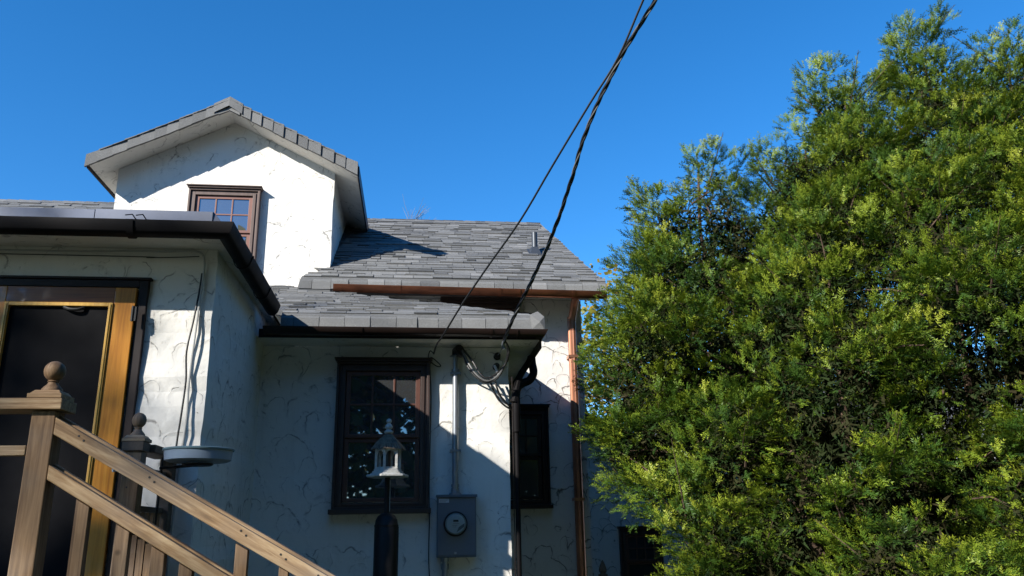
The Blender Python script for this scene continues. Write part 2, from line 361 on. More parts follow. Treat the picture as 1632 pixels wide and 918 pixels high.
# ---- shingled surfaces
def arc_profile(prof):
    s = [0]
    for a, b in zip(prof, prof[1:]): s.append(s[-1]+math.dist(a, b))
    def at(d):
        d = min(max(d, 0), s[-1])
        for i in range(len(prof)-1):
            if d <= s[i+1]+1e-9:
                t = (d-s[i])/(s[i+1]-s[i]); a, b = prof[i], prof[i+1]
                ty, tz = b[0]-a[0], b[1]-a[1]; l = math.hypot(ty, tz)
                return (a[0]+ty*t, a[1]+tz*t), (-tz/l, ty/l)
    return at, s[-1]
def shingles(mb, prof, xl, xr, expo=.135, tw=(.14, .30), seed=1, sel=None, first=None, th=.011):
    at, S = arc_profile(prof); r = random.Random(seed); s0 = 0; k = 0
    while s0 < S-.01:
        e = expo if not first or k >= len(first) else first[k]
        s1 = min(s0+e*1.12, S)
        (y0, z0), n0 = at(s0+.001); (ym, zm), nm = at((s0+s1)/2); (y1, z1), n1 = at(s1)
        lo0, hi0 = xl(y0), xr(y0); lo1, hi1 = xl(y1), xr(y1)
        x = min(lo0, lo1)-r.uniform(0, .2)
        while x < max(hi0, hi1):
            wd = r.uniform(*tw) if k >= 2 or not first else r.uniform(.17, .21)
            t = th*r.choice((.5, 1, 1.9)); dz = r.uniform(-.004, .004)
            a0, b0 = max(x, lo0), min(x+wd-.005, hi0); a1, b1 = max(x, lo1), min(x+wd-.005, hi1)
            if b0-a0 > .004 and b1-a1 > .004 and (sel is None or sel((a0+b0)/2, y0)):
                P = []
                for (yy, zz), nn, a, b, up_ in (((y0, z0), n0, a0, b0, t), ((ym, zm), nm, (a0+a1)/2, (b0+b1)/2, t*.7+.003), ((y1, z1), n1, a1, b1, .0015)):
                    for q in (0.0, up_):
                        P += [(a, yy+nn[0]*q+(dz if yy == y0 else 0)*0, zz+nn[1]*q), (b, yy+nn[0]*q, zz+nn[1]*q)]
                # indices: 0,1 low-bottom 2,3 low-top 4,5 mid-bottom 6,7 mid-top 8,9 / 10,11
                P = [(px, py, pz+dz) if i < 4 else (px, py, pz) for i, (px, py, pz) in enumerate(P)]
                mb.add(P, [(0, 1, 3, 2), (2, 3, 7, 6), (6, 7, 11, 10), (0, 2, 6, 4), (4, 6, 10, 8), (1, 5, 7, 3), (5, 9, 11, 7)], min(1, max(0, r.gauss(.5, .24))))
            x += wd
        s0 += e; k += 1
# main roof
yr, zr = 10.64, 5.80
mprof = [(8.215, 4.052), (8.22, 4.117), (8.242, 4.187), (8.30, 4.238), (8.42, 4.288), (yr, zr)]
hipx = lambda y: 2.03-(y-8.15)*(2.03-1.69)/(10.64-8.15) if y > 8.2 else 2.00
main_l = lambda y: -1.25+max(0, (y-8.22))*.65 if y < 8.6 else -7
cut = lambda x, y: not (y > 8.6 and x < -.975)
mb = MB(); shingles(mb, mprof, main_l, hipx, .098, (.09, .30), 3, cut, first=[.15, .11])
lprof = [(8.64, 4.56), (yr, zr+.14)]
shingles(mb, lprof, lambda y: -7, lambda y: -3.30, .098, (.09, .30), 5)
roof = mb.build('roof', SHIN, H)
mb = MB()   # deck beneath, a real slab
def slab(mb, prof, xl, xr, dn=.05):
    n = len(prof); vs = []
    for y, z in prof:
        vs += [(xl(y), y, z-.001), (xr(y)-.004, y, z-.001), (xr(y)-.004, y+.02, z-dn), (xl(y), y+.02, z-dn)]
    fs = []
    for i in range(n-1):
        for a, b in ((0, 1), (1, 2), (2, 3), (3, 0)): fs.append((i*4+a, i*4+b, i*4+4+b, i*4+4+a))
    fs += [(0, 1, 2, 3), ((n-1)*4+3, (n-1)*4+2, (n-1)*4+1, (n-1)*4)]
    mb.add(vs, fs, .2)
slab(mb, mprof[:5], lambda y: -1.24+max(0, (y-8.22))*.65, hipx)
slab(mb, mprof[4:], lambda y: -.98, hipx)
slab(mb, lprof, lambda y: -7, lambda y: -3.305)
mb.add([(-7, yr, zr), (1.69, yr, zr), (1.8, 13.2, 4.0), (-7, 13.2, 4.0), (-7, yr, zr-.06), (1.69, yr, zr-.06), (1.8, 13.2, 3.94), (-7, 13.2, 3.94)], [(0, 1, 2, 3), (7, 6, 5, 4), (0, 4, 5, 1), (1, 5, 6, 2), (2, 6, 7, 3)], .3)
# steep rolled side strip on the right verge
mb.add([(hipx(y)-.006, y, z) for y, z in mprof]+[(hipx(y)-.03, y+.03, z-.14) for y, z in mprof], [(i, i+6, i+7, i+1) for i in range(5)], .35)
mb.build('roof_deck', SHIN, roof)
mb = MB()   # ridge caps
x = -7
while x < 1.62:
    wd = rng.uniform(.13, .16); zr = 5.94 if x < -3.3 else 5.80
    mb.add([(x, yr-.12, zr-.072+.008), (x+wd+.02, yr-.12, zr-.072+.004), (x+wd+.02, yr, zr+.012), (x, yr, zr+.02), (x, yr+.12, zr-.07), (x+wd+.02, yr+.12, zr-.074)], [(0, 1, 2, 3), (3, 2, 5, 4)], rng.gauss(.5, .2)); x += wd
mb.build('ridge_cap', SHIN, roof)
mb = MB(); mb.box(-1.22, 1.97, 8.255, 8.598, 4.083, 4.10); mb.build('soffit', STUD, H)
mb = MB(); mb.box(-.86, 1.95, 8.236, 8.252, 4.005, 4.10); mb.build('copper_fascia', COPB, H)

# addition roof: low slope with a hip on the right
aprof = [(6.467, 3.205), (6.47, 3.265), (6.487, 3.318), (6.52, 3.346), (6.60, 3.378), (YC, 4.20)]
ahip = lambda y: 1.03 if y < 6.56 else 1.03-(y-6.5)*(1.03+1.50)/(YC-6.5)
axl = lambda y: -1.10 if y < 6.9 else -2.0
mb = MB(); shingles(mb, aprof, axl, ahip, .098, (.09, .30), 11, None, first=[.145], th=.010)
# hip face turned to the right
for i in range(14):
    f0, f1 = i/14, (i+1)/14+.01
    y0, y1 = 6.56+(YC-6.56)*f0, 6.56+(YC-6.56)*min(f1, 1)
    z0, z1 = 3.365+(4.20-3.365)*f0, 3.365+(4.20-3.365)*min(f1, 1)
    mb.add([(ahip(y0), y0, z0+.012), (ahip(y1), y1, z1+.003), (ahip(y1), YC-.002, z1+.003), (ahip(y0), YC-.002, z0+.012), (ahip(y0), YC-.002, z0-.01), (ahip(y0), y0, z0-.01)], [(0, 3, 2, 1), (0, 5, 4, 3)], rng.gauss(.45, .2))
mb.add([(1.032, 6.475, 3.19), (1.034, YC-.002, 3.18), (1.030, YC-.002, 3.37), (1.030, 6.58, 3.37), (1.032, 6.485, 3.31)], [(0, 1, 2, 3, 4)], .4)
# the crumpled end shingle at the front corner
mb.add([(.93, 6.450, 3.205), (1.045, 6.455, 3.20), (1.042, 6.47, 3.32), (.99, 6.49, 3.372), (.92, 6.458, 3.335), (1.0, 6.438, 3.27)], [(0, 1, 5), (1, 2, 5), (2, 3, 5), (3, 4, 5), (4, 0, 5)], .75)
ar = mb.build('addition_roof', SHIN, H)
mb = MB(); slab(mb, aprof, axl, lambda y: ahip(y)-.002, .06); mb.build('roof_deck', SHIN, ar)
mb = MB(); mb.box(XB+.004, 1.0, 6.507, YA-.003, 3.128, 3.145); mb.box(.773, 1.0, YA-.003, YC-.004, 3.128, 3.145); mb.build('soffit', STUC, ar)
mb = MB(); mb.box(XB+.02, 1.016, 6.489, 6.505, 3.13, 3.20); mb.box(1.003, 1.018, 6.507, YC-.004, 3.06, 3.19); mb.build('fascia', BRN, ar)

# entry roof
mb = MB(); mb.box(-7, -1.24, 4.80, YC-.01, 3.405, 3.44); er = mb.build('entry_roof', BLKP, H)
mb = MB(); mb.box(-7, -1.235, 4.775, YC-.012, 3.374, 3.403); mb.build('soffit', STUC, er)
mb = MB(); mb.box(-7, -1.95, 4.79, 4.802, 3.44, 3.512); mb.box(-1.945, -1.262, 4.786, 4.80, 3.44, 3.514); mb.box(-7, -1.27, 4.803, 5.3, 3.50, 3.51)
mb.hexa([(-1.262, 4.79, 3.44), (-1.20, 4.80, 3.44), (-1.20, 5.3, 3.44), (-1.262, 5.3, 3.44), (-1.262, 4.79, 3.514), (-1.258, 4.80, 3.514), (-1.258, 5.3, 3.514), (-1.262, 5.3, 3.514)])
mb.build('flashing', FLSH, er, bevel=.002)

# ---- gutters
def gprof(w_, h, t=.004, n=9):
    o = [(w_/2*math.cos(math.pi*k/n), -h*math.sin(math.pi*k/n)) for k in range(n+1)]
    i = [((w_/2-t)*math.cos(math.pi*k/n), -(h-t)*math.sin(math.pi*k/n)) for k in range(n+1)]
    o[0] = (w_/2+.006, .004)
    return [(w_/2+.006, .009)]+o+i[::-1]
def gutter(name, path, w_, h, mat, parent, joints, label=None, caps=True):
    mb = MB(); pr = gprof(w_, h); mb.sweep(path, pr)
    if caps:
        for e in (0, -1):
            q = Vector(path[e]); d = (Vector(path[e])-Vector(path[1 if e == 0 else -2])).normalized(); nn = Vector((d.y, -d.x, 0)) if e else Vector((-d.y, d.x, 0))
            vs = [q+nn*(w_/2*math.cos(math.pi*k/9))+Vector((0, 0, -h*math.sin(math.pi*k/9))) for k in range(10)]
            mb.add(vs, [tuple(range(10))])
    o = mb.build(name, mat, H, True, label=label)
    for a, b in joints:
        mj = MB(); mj.sweep([a, b], [(x*1.05+(.004 if x > 0 else -.004), z*1.06-.002) for x, z in pr]); mj.build('gutter_joint', mat, o, True)
    return o
# copper one along the main eave
gutter('copper_gutter', [(-.88, 8.165, 4.073), (1.99, 8.165, 4.038)], .105, .062, COPG, H,
       [((-.22, 8.165, 4.065), (-.19, 8.165, 4.065)), ((.83, 8.165, 4.052), (.86, 8.165, 4.052)), ((1.62, 8.165, 4.043), (1.65, 8.165, 4.043)), ((1.05, 8.165, 4.049), (1.062, 8.165, 4.049))], 'reddish copper gutter along the main eave')
gutter('brown_gutter', [(-1.22, 6.427, 3.187), (.995, 6.427, 3.180), (.995+.008, YC-.01, 3.178)], .105, .048, GUTB, H,
       [((-.46, 6.427, 3.184), (-.445, 6.427, 3.184)), ((.58, 6.427, 3.180), (.60, 6.427, 3.180)), ((.80, 6.427, 3.179), (.807, 6.427, 3.179))], 'glossy brown gutter on the low addition')
bg_ = gutter('black_gutter', [(-7, 4.705, 3.392), (-1.165, 4.705, 3.388), (-1.165, 6.42, 3.368)], .115, .080, GUTK, H,
       [((-1.71, 4.705, 3.388), (-1.67, 4.705, 3.388)), ((-1.165, 5.24, 3.382), (-1.165, 5.26, 3.382)), ((-1.165, 5.93, 3.374), (-1.165, 5.95, 3.374))], 'black gutter wrapping the flat entry roof')
for x in (-1.72, -1.66, -3.1): mb = MB(); mb.tube([(x, 4.65, 3.425), (x+.02, 4.70, 3.45), (x+.01, 4.79, 3.455)], .0035, 5); mb.build('hanger', GUTK, bg_)

# ---- copper downspout on the main wall
mb = MB(); x0, y0 = 1.672, 8.505
pts = smoothpts([(1.69, 8.17, 3.94), (1.69, 8.18, 3.995), (1.69, 8.22, 4.03), (1.69, 8.36, 4.0), (1.688, 8.45, 3.93), (1.680, 8.49, 3.86), (1.675, y0, 3.80)], 5)
def fluted(mb, pts, r, seg=20, amp=.1):
    n0 = len(mb.v); mb.tube(pts, r, seg)
    for i in range(len(pts)):
        c = Vector(pts[i])
        for k in range(0, seg, 2):
            j = n0+i*seg+k; v_ = Vector(mb.v[j]); mb.v[j] = tuple(v_+(c-v_)*amp)
fluted(mb, pts[8:], .043)
pts = [(x0, y0, 3.86)]+[(x0, y0, 3.8-.2*k) for k in range(19)]
fluted(mb, pts, .046)
ds = mb.build('copper_downspout', COPP, H, True, label='fluted copper downspout on the right end of the main wall')
mb = MB(); fluted(mb, [(1.672, y0, 3.845), (1.672, y0, 3.70)], .046); mb.build('elbow_sleeve', COPB, ds, True)
for z in (3.40, 1.9):
    mb = MB(); mb.box(x0-.055, x0+.055, y0-.047, y0-.044, z, z+.03); mb.box(x0-.055, x0-.050, y0-.047, YC+.01, z, z+.03); mb.box(x0+.050, x0+.055, y0-.047, YC+.01, z, z+.03)
    mb.build('strap', COPB, ds)

# ---- brown downspout round the addition corner
mb = MB()
pts = smoothpts([(1.00, 7.0, 3.10), (1.005, 7.0, 3.03), (1.01, 6.96, 2.94), (.97, 6.92, 2.87), (.90, 6.87, 2.83), (.845, 6.80, 2.78), (.825, 6.755, 2.70), (.823, 6.745, 2.6), (.823, 6.745, 2.4)], 5)
mb.tube(pts, .036, 12); mb.tube([(.823, 6.745, 2.5), (.823, 6.745, .1)], .021, 12)
mb.tube(smoothpts([(.80, 6.72, 2.64), (.86, 6.8, 2.86), (.96, 6.92, 3.02), (.99, 6.95, 3.08)], 4), .028, 8)
bd = mb.build('brown_downspout', GUTK, H, True, label='dark brown downspout with a curled elbow on the addition corner')
mb = MB(); mb.tube([(.790, 6.725, 2.86), (.790, 6.725, 2.5), (.79, 6.725, .3)], .004, 6); mb.build('strap', GUTB, bd)

# ---- dormer
mb = MB()
def gz(x): return 6.13-.515*abs(x+2.115)
xs = [-3.31, -3.0, -2.6, -2.115, -1.6, -1.2, -.975]
yb = 11.3
n = 18; rj = random.Random(4)
prof = [(-3.31, 4.0), (-.975, 4.0), (-.975, gz(-.975)-.004), (-2.115, gz(-2.115)-.004), (-3.31, gz(-3.31)-.004)]
# front face with wandering right corner, cheeks, back
cor = [(-.975+rj.uniform(-.005, .005), 4.0+(gz(-.975)-4.0)*k/n) for k in range(n+1)]
front = [(-3.31, 4.0)]+cor+[(-2.115, gz(-2.115)-.004), (-3.31, gz(-3.31)-.004)]
vs = [(x, YC-.004, z) for x, z in front]+[(x, yb, z) for x, z in front]; m_ = len(front)
mb.add(vs, [tuple(range(m_)), tuple(m_+i for i in range(m_))[::-1]]+[(i, m_+i, m_+(i+1) % m_, (i+1) % m_) for i in range(m_)])
dm = mb.build('dormer', STUC, H, label='white gabled dormer wall rising through the main eave')
mb = MB()
yf = 8.285; XLf, XRf = -3.505, -.695
def drs(mb, lo, hi, y0, y1, pad=0):
    P = [(XLf-pad, gz(XLf-pad)), (-2.115, gz(-2.115)), (XRf+pad, gz(XRf+pad))]
    v_ = []
    for y in (y0, y1):
        for dz in (lo, hi): v_ += [(x, y, z+dz) for x, z in P]
    mb.add(v_, [(0, 1, 4, 3), (1, 2, 5, 4), (9, 10, 7, 6), (10, 11, 8, 7), (3, 4, 10, 9), (4, 5, 11, 10), (0, 6, 7, 1), (1, 7, 8, 2), (0, 3, 9, 6), (2, 8, 11, 5)], .4)
drs(mb, 0, .035, yf+.01, yb); mb.build('soffit', STUC, dm)
mb = MB(); drs(mb, .037, .11, yf+.02, yb, .01)
rd = random.Random(9)
for side in (-1, 1):     # shingled slopes
    L_ = 1.45
    for k in range(11):
        d0, d1 = L_-k*.135, L_-(k+1)*.135-.02
        y = yf-.02
        while y < yb:
            wd = rd.uniform(.14, .3); t = .012*rd.choice((.7, 1, 1.4))
            P = []
            for d, tt in ((d0, t), (max(d1, 0), .002)):
                x = -2.115+side*d*.889; z = gz(x)+.112
                P += [(x, y, z), (x, min(y+wd-.003, yb), z), (x, min(y+wd-.003, yb), z+tt), (x, y, z+tt)]
            mb.hexa([P[0], P[1], P[5], P[4], P[3], P[2], P[6], P[7]], rd.gauss(.5, .22)); y += wd
dr = mb.build('roof', SHIN, dm)
mb = MB()      # tabs folded over the rake edge
for side in (-1, 1):
    d = 1.62 if side > 0 else 1.60
    d = 1.60; k = 0
    while d > .02:
        wd = rd.uniform(.13, .165); d1 = max(d-wd, 0)
        xa, xb2 = -2.115+side*d*.889, -2.115+side*(d1-.012)*.889
        t = rd.uniform(.0, .008); th = .012 if side > 0 else .004
        lowa = -.012+rd.uniform(-.006, .006); lowb = -.008+rd.uniform(-.004, .004); top = .128
        za, zb = gz(xa), gz(xb2)
        ya = yf-.012-th-t; yb_ = yf-.008-t
        mb.hexa([(xa, ya, za+lowa), (xb2, yb_, zb+lowb), (xb2, yf+.012, zb+lowb), (xa, yf+.012, za+lowa),
                 (xa, ya+.01, za+top+th), (xb2, yb_+.01, zb+top), (xb2, yf+.15, zb+top+.012), (xa, yf+.15, za+top+th+.012)], rd.gauss(.48, .16))
        d = d1; k += 1
mb.add([(-2.28, yf-.03, gz(-2.28)+.02), (-2.115, yf-.035, gz(-2.115)+.03), (-1.97, yf-.03, gz(-1.97)+.01), (-1.97, yf-.012, gz(-1.97)+.145), (-2.115, yf-.012, gz(-2.115)+.155), (-2.28, yf-.012, gz(-2.28)+.145), (-2.115, yf+.25, gz(-2.115)+.16), (-1.96, yf+.25, gz(-1.96)+.15), (-2.29, yf+.25, gz(-2.29)+.15)],
       [(0, 1, 4, 5), (1, 2, 3, 4), (5, 4, 6, 8), (4, 3, 7, 6)], .45)
mb.build('rake_shingles', SHIN, dm)
for x, sg in ((XLf, -1), (XRf, 1)):
    mb = MB(); xo = x+sg*.018
    mb.box(min(x+sg*.002, xo), max(x+sg*.002, xo), yf+.014, yb, gz(x)-.035, gz(x)+.10)
    mb.build('eave_fascia', BRN, dm)
mb = MB(); x = -.973
mb.add([(x+.001, YC+.0, 4.40), (x+.05, YC, 4.385), (x+.05, 10.5, 5.74), (x+.001, 10.5, 5.76)], [(0, 1, 2, 3)])
mb.build('cheek_flashing', LEAD, dm)

# ---- windows
def window(name, x0, x1, z0, z1, y, rows, cols, meet, label, low_rows=0, hood=.02, pane=PANE, c=.075, sashm=SASH, trim=TRIM):
    mb = MB()
    # casing: outer band + inner stepped band, header with cap, sill
    def ring(a0, a1, b0, b1, wd, ya, yb2):
        mb.box(a0, a0+wd, ya, yb2, b0, b1); mb.box(a1-wd, a1, ya, yb2, b0, b1)
        mb.box(a0+wd, a1-wd, ya, yb2, b1-wd, b1); mb.box(a0+wd, a1-wd, ya, yb2, b0, b0+wd*.7)
    ring(x0, x1, z0, z1, .022, y-.075, y+.01)
    ring(x0+.022, x1-.022, z0+.012, z1-.022, .02, y-.055, y+.01)
    ring(x0+.042, x1-.042, z0+.024, z1-.042, c-.042, y-.066, y+.01)
    fr = mb.build(name, trim, H, bevel=.003, label=label)
    m2 = MB(); m2.box(x0-.012, x1+.012, y-.095, y+.005, z1+.001, z1+.018); m2.box(x0-.022, x1+.022, y-.11, y+.005, z1+.019, z1+.031); m2.build('header', trim, fr, bevel=.003)
    m2 = MB(); m2.box(x0-.02, x1+.02, y-.10, y+.005, z0-.04, z0-.002); m2.build('sill', trim, fr, bevel=.003)
    a0, a1, b0, b1 = x0+c+.003, x1-c-.003, z0+.055, z1-c-.003
    for nm, lo, hi, rr, yy in (('upper_sash', meet, b1, rows, y-.045), ('lower_sash', b0, meet-.002, low_rows, y-.028)):
        m3 = MB(); s_ = .038; t = .022
        m3.box(a0, a0+s_, yy, yy+t, lo, hi); m3.box(a1-s_, a1, yy, yy+t, lo, hi); m3.box(a0+s_, a1-s_, yy, yy+t, hi-s_*.9, hi); m3.box(a0+s_, a1-s_, yy, yy+t, lo, lo+s_*.8)
        if rr:
            for k in range(1, cols):
                xx = a0+s_+(a1-a0-2*s_)*k/cols; m3.box(xx-.008, xx+.008, yy+.003, yy+t, lo+s_*.8, hi-s_*.9)
            for k in range(1, rr):
                zz = lo+s_*.8+(hi-lo-1.7*s_)*k/rr
                for q in range(cols):
                    xa = a0+s_+(a1-a0-2*s_)*q/cols+(.008 if q else 0); xb2 = a0+s_+(a1-a0-2*s_)*(q+1)/cols-(.008 if q < cols-1 else 0)
                    m3.box(xa, xb2, yy+.004, yy+t, zz-.008, zz+.008)
        m3.build(nm, sashm, fr, bevel=.002)
        m4 = MB(); m4.box(a0+s_-.004, a1-s_+.004, yy+.012, yy+.018, lo+.02, hi-.02); m4.build('pane', pane, fr)
    return fr
window('window', -2.525, -1.765, 4.15, 5.285, YC-.004, 2, 3, 4.78, 'dormer window with six small panes in its upper sash', 0, sashm=simple('sunlit_oxblood_sash', (.22, .10, .075), .5), trim=simple('sunlit_casing_brown', (.13, .085, .07), .55, var=.35, nscale=20, stretch=(1, 1, .2)))  # lighter copies of sash and casing browns, with sunlight put into the colour
window('window', -.665, .100, 1.80, 2.985, YA, 2, 3, 2.36, 'dark brown window behind the bird feeder')
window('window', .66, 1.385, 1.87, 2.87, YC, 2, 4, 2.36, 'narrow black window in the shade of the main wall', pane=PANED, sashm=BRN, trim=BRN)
window('window', .255, 1.10, 3.45, 4.04, YC, 0, 1, 3.66, 'small dark window strip under the copper gutter', pane=PANED)

# ---- door with storm frame and screen
mb = MB(); mb.box(-2.72, -2.665, 5.072, YB+.01, 1.07, 3.155); mb.box(-1.738, -1.684, 5.072, YB+.01, 1.07, 3.155); mb.box(-2.665, -1.738, 5.072, YB+.01, 3.108, 3.155)
mb.box(-2.735, -1.669, 5.062, YB+.005, 3.156, 3.172)
dfm = mb.build('door_frame', BRN, H, bevel=.004)
mb = MB(); mb.box(-1.872, -1.745, 5.055, 5.095, 1.08, 3.10); mb.box(-2.66, -2.50, 5.055, 5.095, 1.08, 3.10)
door = mb.build('door', VARN, H, bevel=.004, label='varnished orange wood storm door with a black screen')
for za_, zb_ in ((3.0, 3.10), (1.08, 1.32)):
    mb = MB(); mb.box(-2.50, -1.872, 5.056, 5.094, za_, zb_); mb.build('door_rail', VARNH, door, bevel=.003)
mb = MB()
for x0_, x1_ in ((-1.897, -1.873), (-2.499, -2.475)):
    mb.box(x0_, x1_, 5.045, 5.085, 1.321, 2.999); mb.box(x0_+.008, x1_-.008, 5.040, 5.0445, 1.33, 2.99)
mb.box(-2.475, -1.897, 5.046, 5.085, 2.977, 2.999); mb.box(-2.475, -1.897, 5.046, 5.085, 1.321, 1.343)
mb.build('screen_moulding', VARNL, door, bevel=.002)
mb = MB(); mb.box(-2.478, -1.893, 5.070, 5.076, 1.34, 2.98); mb.build('screen', SCRN, door)
mb = MB(); mb.tube(smoothpts([(-2.16, 5.06, 2.972), (-2.12, 5.045, 2.955), (-2.07, 5.045, 2.955), (-2.04, 5.06, 2.972)], 4), .010, 8); mb.build('door_closer', BLKP, door, True)
for z in (2.88, 1.98, 1.25):
    mb = MB(); mb.box(-1.752, -1.722, 5.022, 5.029, z, z+.09); mb.tube([(-1.742, 5.022, z-.004), (-1.742, 5.022, z+.094)], .007, 8); mb.build('hinge', GALV if z < 2.5 else BLKP, door)

# ---- vent pipe
mb = MB(); vx, vy, vz = 1.402, 9.28, 4.87
mb.tube([(vx, vy, vz-.05), (vx, vy, vz+.27)], .036, 18, False); mb.tube([(vx, vy, vz+.27), (vx, vy, vz+.1)], .031, 18, False); mb.tube([(vx, vy, vz+.075), (vx, vy, vz+.09)], .0385, 18)
vp_ = mb.build('vent_pipe', LEAD, H, True, label='short grey vent pipe near the right end of the roof')
mb = MB()
def rz(y): return 4.288+(y-8.42)*(5.80-4.288)/(10.64-8.42)+.018
for (xa, ya_), (xb2, yb2) in (((-.066, -.09), (.066, -.09)), ((.066, -.09), (.066, .08)), ((.066, .08), (-.066, .08)), ((-.066, .08), (-.066, -.09))):
    mb.add([(vx+xa, vy+ya_, rz(vy+ya_)), (vx+xb2, vy+yb2, rz(vy+yb2)), (vx+xb2*.54, vy+yb2*.4, vz+.075), (vx+xa*.54, vy+ya_*.4, vz+.075)], [(0, 1, 2, 3)])
mb.add([(vx-.085, vy-.11, rz(vy-.11)), (vx+.085, vy-.11, rz(vy-.11)), (vx+.085, vy+.12, rz(vy+.12)), (vx-.085, vy+.12, rz(vy+.12))], [(0, 1, 2, 3)])
mb.build('flashing', LEAD, vp_)

# ---- low rear wing seen past the main wall
WY = 11.0
def wz(x): return 3.22-.45*(x-1.8)
mb = MB(); mb.add([(1.803, WY, 0), (4.3, WY, 0), (4.3, WY, wz(4.3)), (1.803, WY, wz(1.8)), (1.803, 13, 0), (4.3, 13, 0), (4.3, 13, wz(4.3)), (1.803, 13, wz(1.8))], [(0, 1, 2, 3), (1, 5, 6, 2), (5, 4, 7, 6), (3, 2, 6, 7), (0, 3, 7, 4)])
mb.build('rear_wing', STUD, H)
mb = MB(); mb.add([(x, y, wz(x)+dz) for y in (WY-.3, 13.1) for x, dz in ((1.805, .003), (4.5, .003), (4.5, .12), (1.805, .12))], [(0, 1, 2, 3), (7, 6, 5, 4), (0, 4, 5, 1), (2, 6, 7, 3), (1, 5, 6, 2)], .4)
mb.build('rear_wing_roof', BRN, H)
window('window', 2.68, 3.25, .7, 1.62, WY, 2, 3, 1.2, 'dark window low in the rear wing behind the yew', pane=PANED)

# ================================================================== ELECTRICS ON THE WALL
T = thing('electric_meter', (.32, 6.7, 1.4), 'grey electric meter box on the wall right of the brown window', 'electric meter')
mb = MB(); mb.box(.168, .478, 6.665, YA-.006, 1.42, 1.885); mb.build('box', MBOX, T, bevel=.006)
mb = MB(); mb.box(.160, .486, 6.645, YA-.006, 1.886, 1.897); mb.box(.160, .486, 6.645, 6.652, 1.876, 1.886); mb.build('lid_flange', MBOX, T, bevel=.002)
mb = MB(); mb.box(.175, .471, 6.660, 6.6648, 1.435, 1.875); fp = mb.build('front_cover', MBOX, T, bevel=.004)
mb = MB(); mb.lathe((.313, 6.661, 1.672), [(.093, 0), (.095, .012), (.09, .02), (.085, .021)], 32, (0, -1, 0)); mb.build('meter_ring', STEEL, T, True)
mb = MB(); mb.lathe((.313, 6.64, 1.672), [(.07, 0), (.07, .03), (.066, .034)], 32, (0, -1, 0)); dial = mb.build('dial', FACE, T, True)
mb = MB(); mb.box(.293, .333, 6.603, 6.6055, 1.687, 1.702); mb.build('display', LABK, dial)
mb = MB()
for k, (a, b) in enumerate(((.29, .34), (.285, .325), (.288, .318))): mb.box(a, b, 6.6035, 6.6055, 1.672-.012*k, 1.675-.012*k)
mb.add([(.318, 6.6038, 1.61), (.375, 6.6038, 1.65), (.378, 6.6038, 1.676), (.335, 6.6038, 1.648)], [(0, 1, 2, 3)]); mb.build('dial_marking', LABK if 0 else CBLG, dial)
mb = MB(); mb.lathe((.313, 6.641, 1.672), [(.083, 0), (.083, .045), (.078, .058), (.06, .068), (.02, .072)], 32, (0, -1, 0)); mb.build('glass_dome', MGL, T, True)
mb = MB(); mb.box(.182, .262, 6.6575, 6.6598, 1.835, 1.865); lb = mb.build('label_plate', LABW, T)
mb = MB()
for k in range(3): mb.box(.187, .257-.01*k, 6.6565, 6.6573, 1.856-.008*k, 1.8585-.008*k)
mb.build('printed_line', CBLG, lb)
mb = MB(); mb.box(.305, .322, 6.654, 6.6598, 1.445, 1.462); mb.build('seal', GALV, T)
T = thing('service_conduit', (.315, 6.75, 1.9), 'galvanised vertical conduit running up the wall from the meter box to the eave', 'conduit')
mb = MB(); mb.tube([(.315, 6.752, 1.90), (.315, 6.752, 2.91)], .0255, 16); mb.build('lower_pipe', GALV, T, True)
mb = MB(); mb.tube([(.313, 6.752, 2.90), (.313, 6.752, 3.07)], .021, 16); mb.build('upper_pipe', GALV, T, True)
for z in (2.905, 1.96, 1.93):
    mb = MB(); mb.tube([(.315, 6.752, z), (.315, 6.752, z+.022)], .033, 16); mb.build('coupling', GALV, T, True)
for z in (2.24, 2.88):
    mb = MB(); mb.box(.27, .36, 6.722, 6.7275, z, z+.018); mb.box(.27, .276, 6.7275, YA-.004, z, z+.018); mb.box(.354, .36, 6.7275, YA-.004, z, z+.018); mb.tube([(.352, 6.72, z+.009), (.352, 6.73, z+.009)], .006, 6); mb.build('clamp', GALV, T)
mb = MB(); mb.lathe((.315, 6.752, 1.898), [(.05, 0), (.05, .012), (.036, .02), (.034, .04)], 16); mb.build('hub', GALV, T, True)
T = thing('lower_conduit', (.235, 6.75, 0), 'short galvanised pipe leaving the bottom of the meter box', 'conduit')
mb = MB(); mb.tube([(.235, 6.745, .02), (.235, 6.745, 1.415)], .022, 14); mb.build('pipe', GALV, T, True)
for za_, zb_, r_c in ((1.33, 1.375, .031), (1.39, 1.417, .034)):
    mb = MB(); mb.tube([(.235, 6.745, za_), (.235, 6.745, zb_)], r_c, 14); mb.build('coupling', GALV, T, True)
T = thing('weatherhead', (.33, 6.72, 3.05), 'black weatherhead on top of the conduit under the brown gutter', 'weatherhead')
mb = MB(); mb.lathe((.335, 6.72, 3.055), [(.03, -.01), (.045, .0), (.052, .03), (.035, .04)], 14, (.55, -.5, .45)); mb.tube([(.313, 6.752, 3.04), (.32, 6.74, 3.075), (.35, 6.69, 3.085)], [.028, .04, .045], 12); mb.build('hood', BLKP, T, True)
mb = MB(); mb.lathe((.305, 6.735, 3.035), [(.038, 0), (.042, .008), (.03, .014)], 14, (-.2, -.3, 1)); mb.build('collar', GALV, T, True)

def cable(name, pts, r, mat, label, cat='cable', group=None, n=6, seg=7):
    mb = MB(); mb.tube(smoothpts(pts, n), r, seg); return tag(mb.build(name, mat, None, True), label, cat, group)
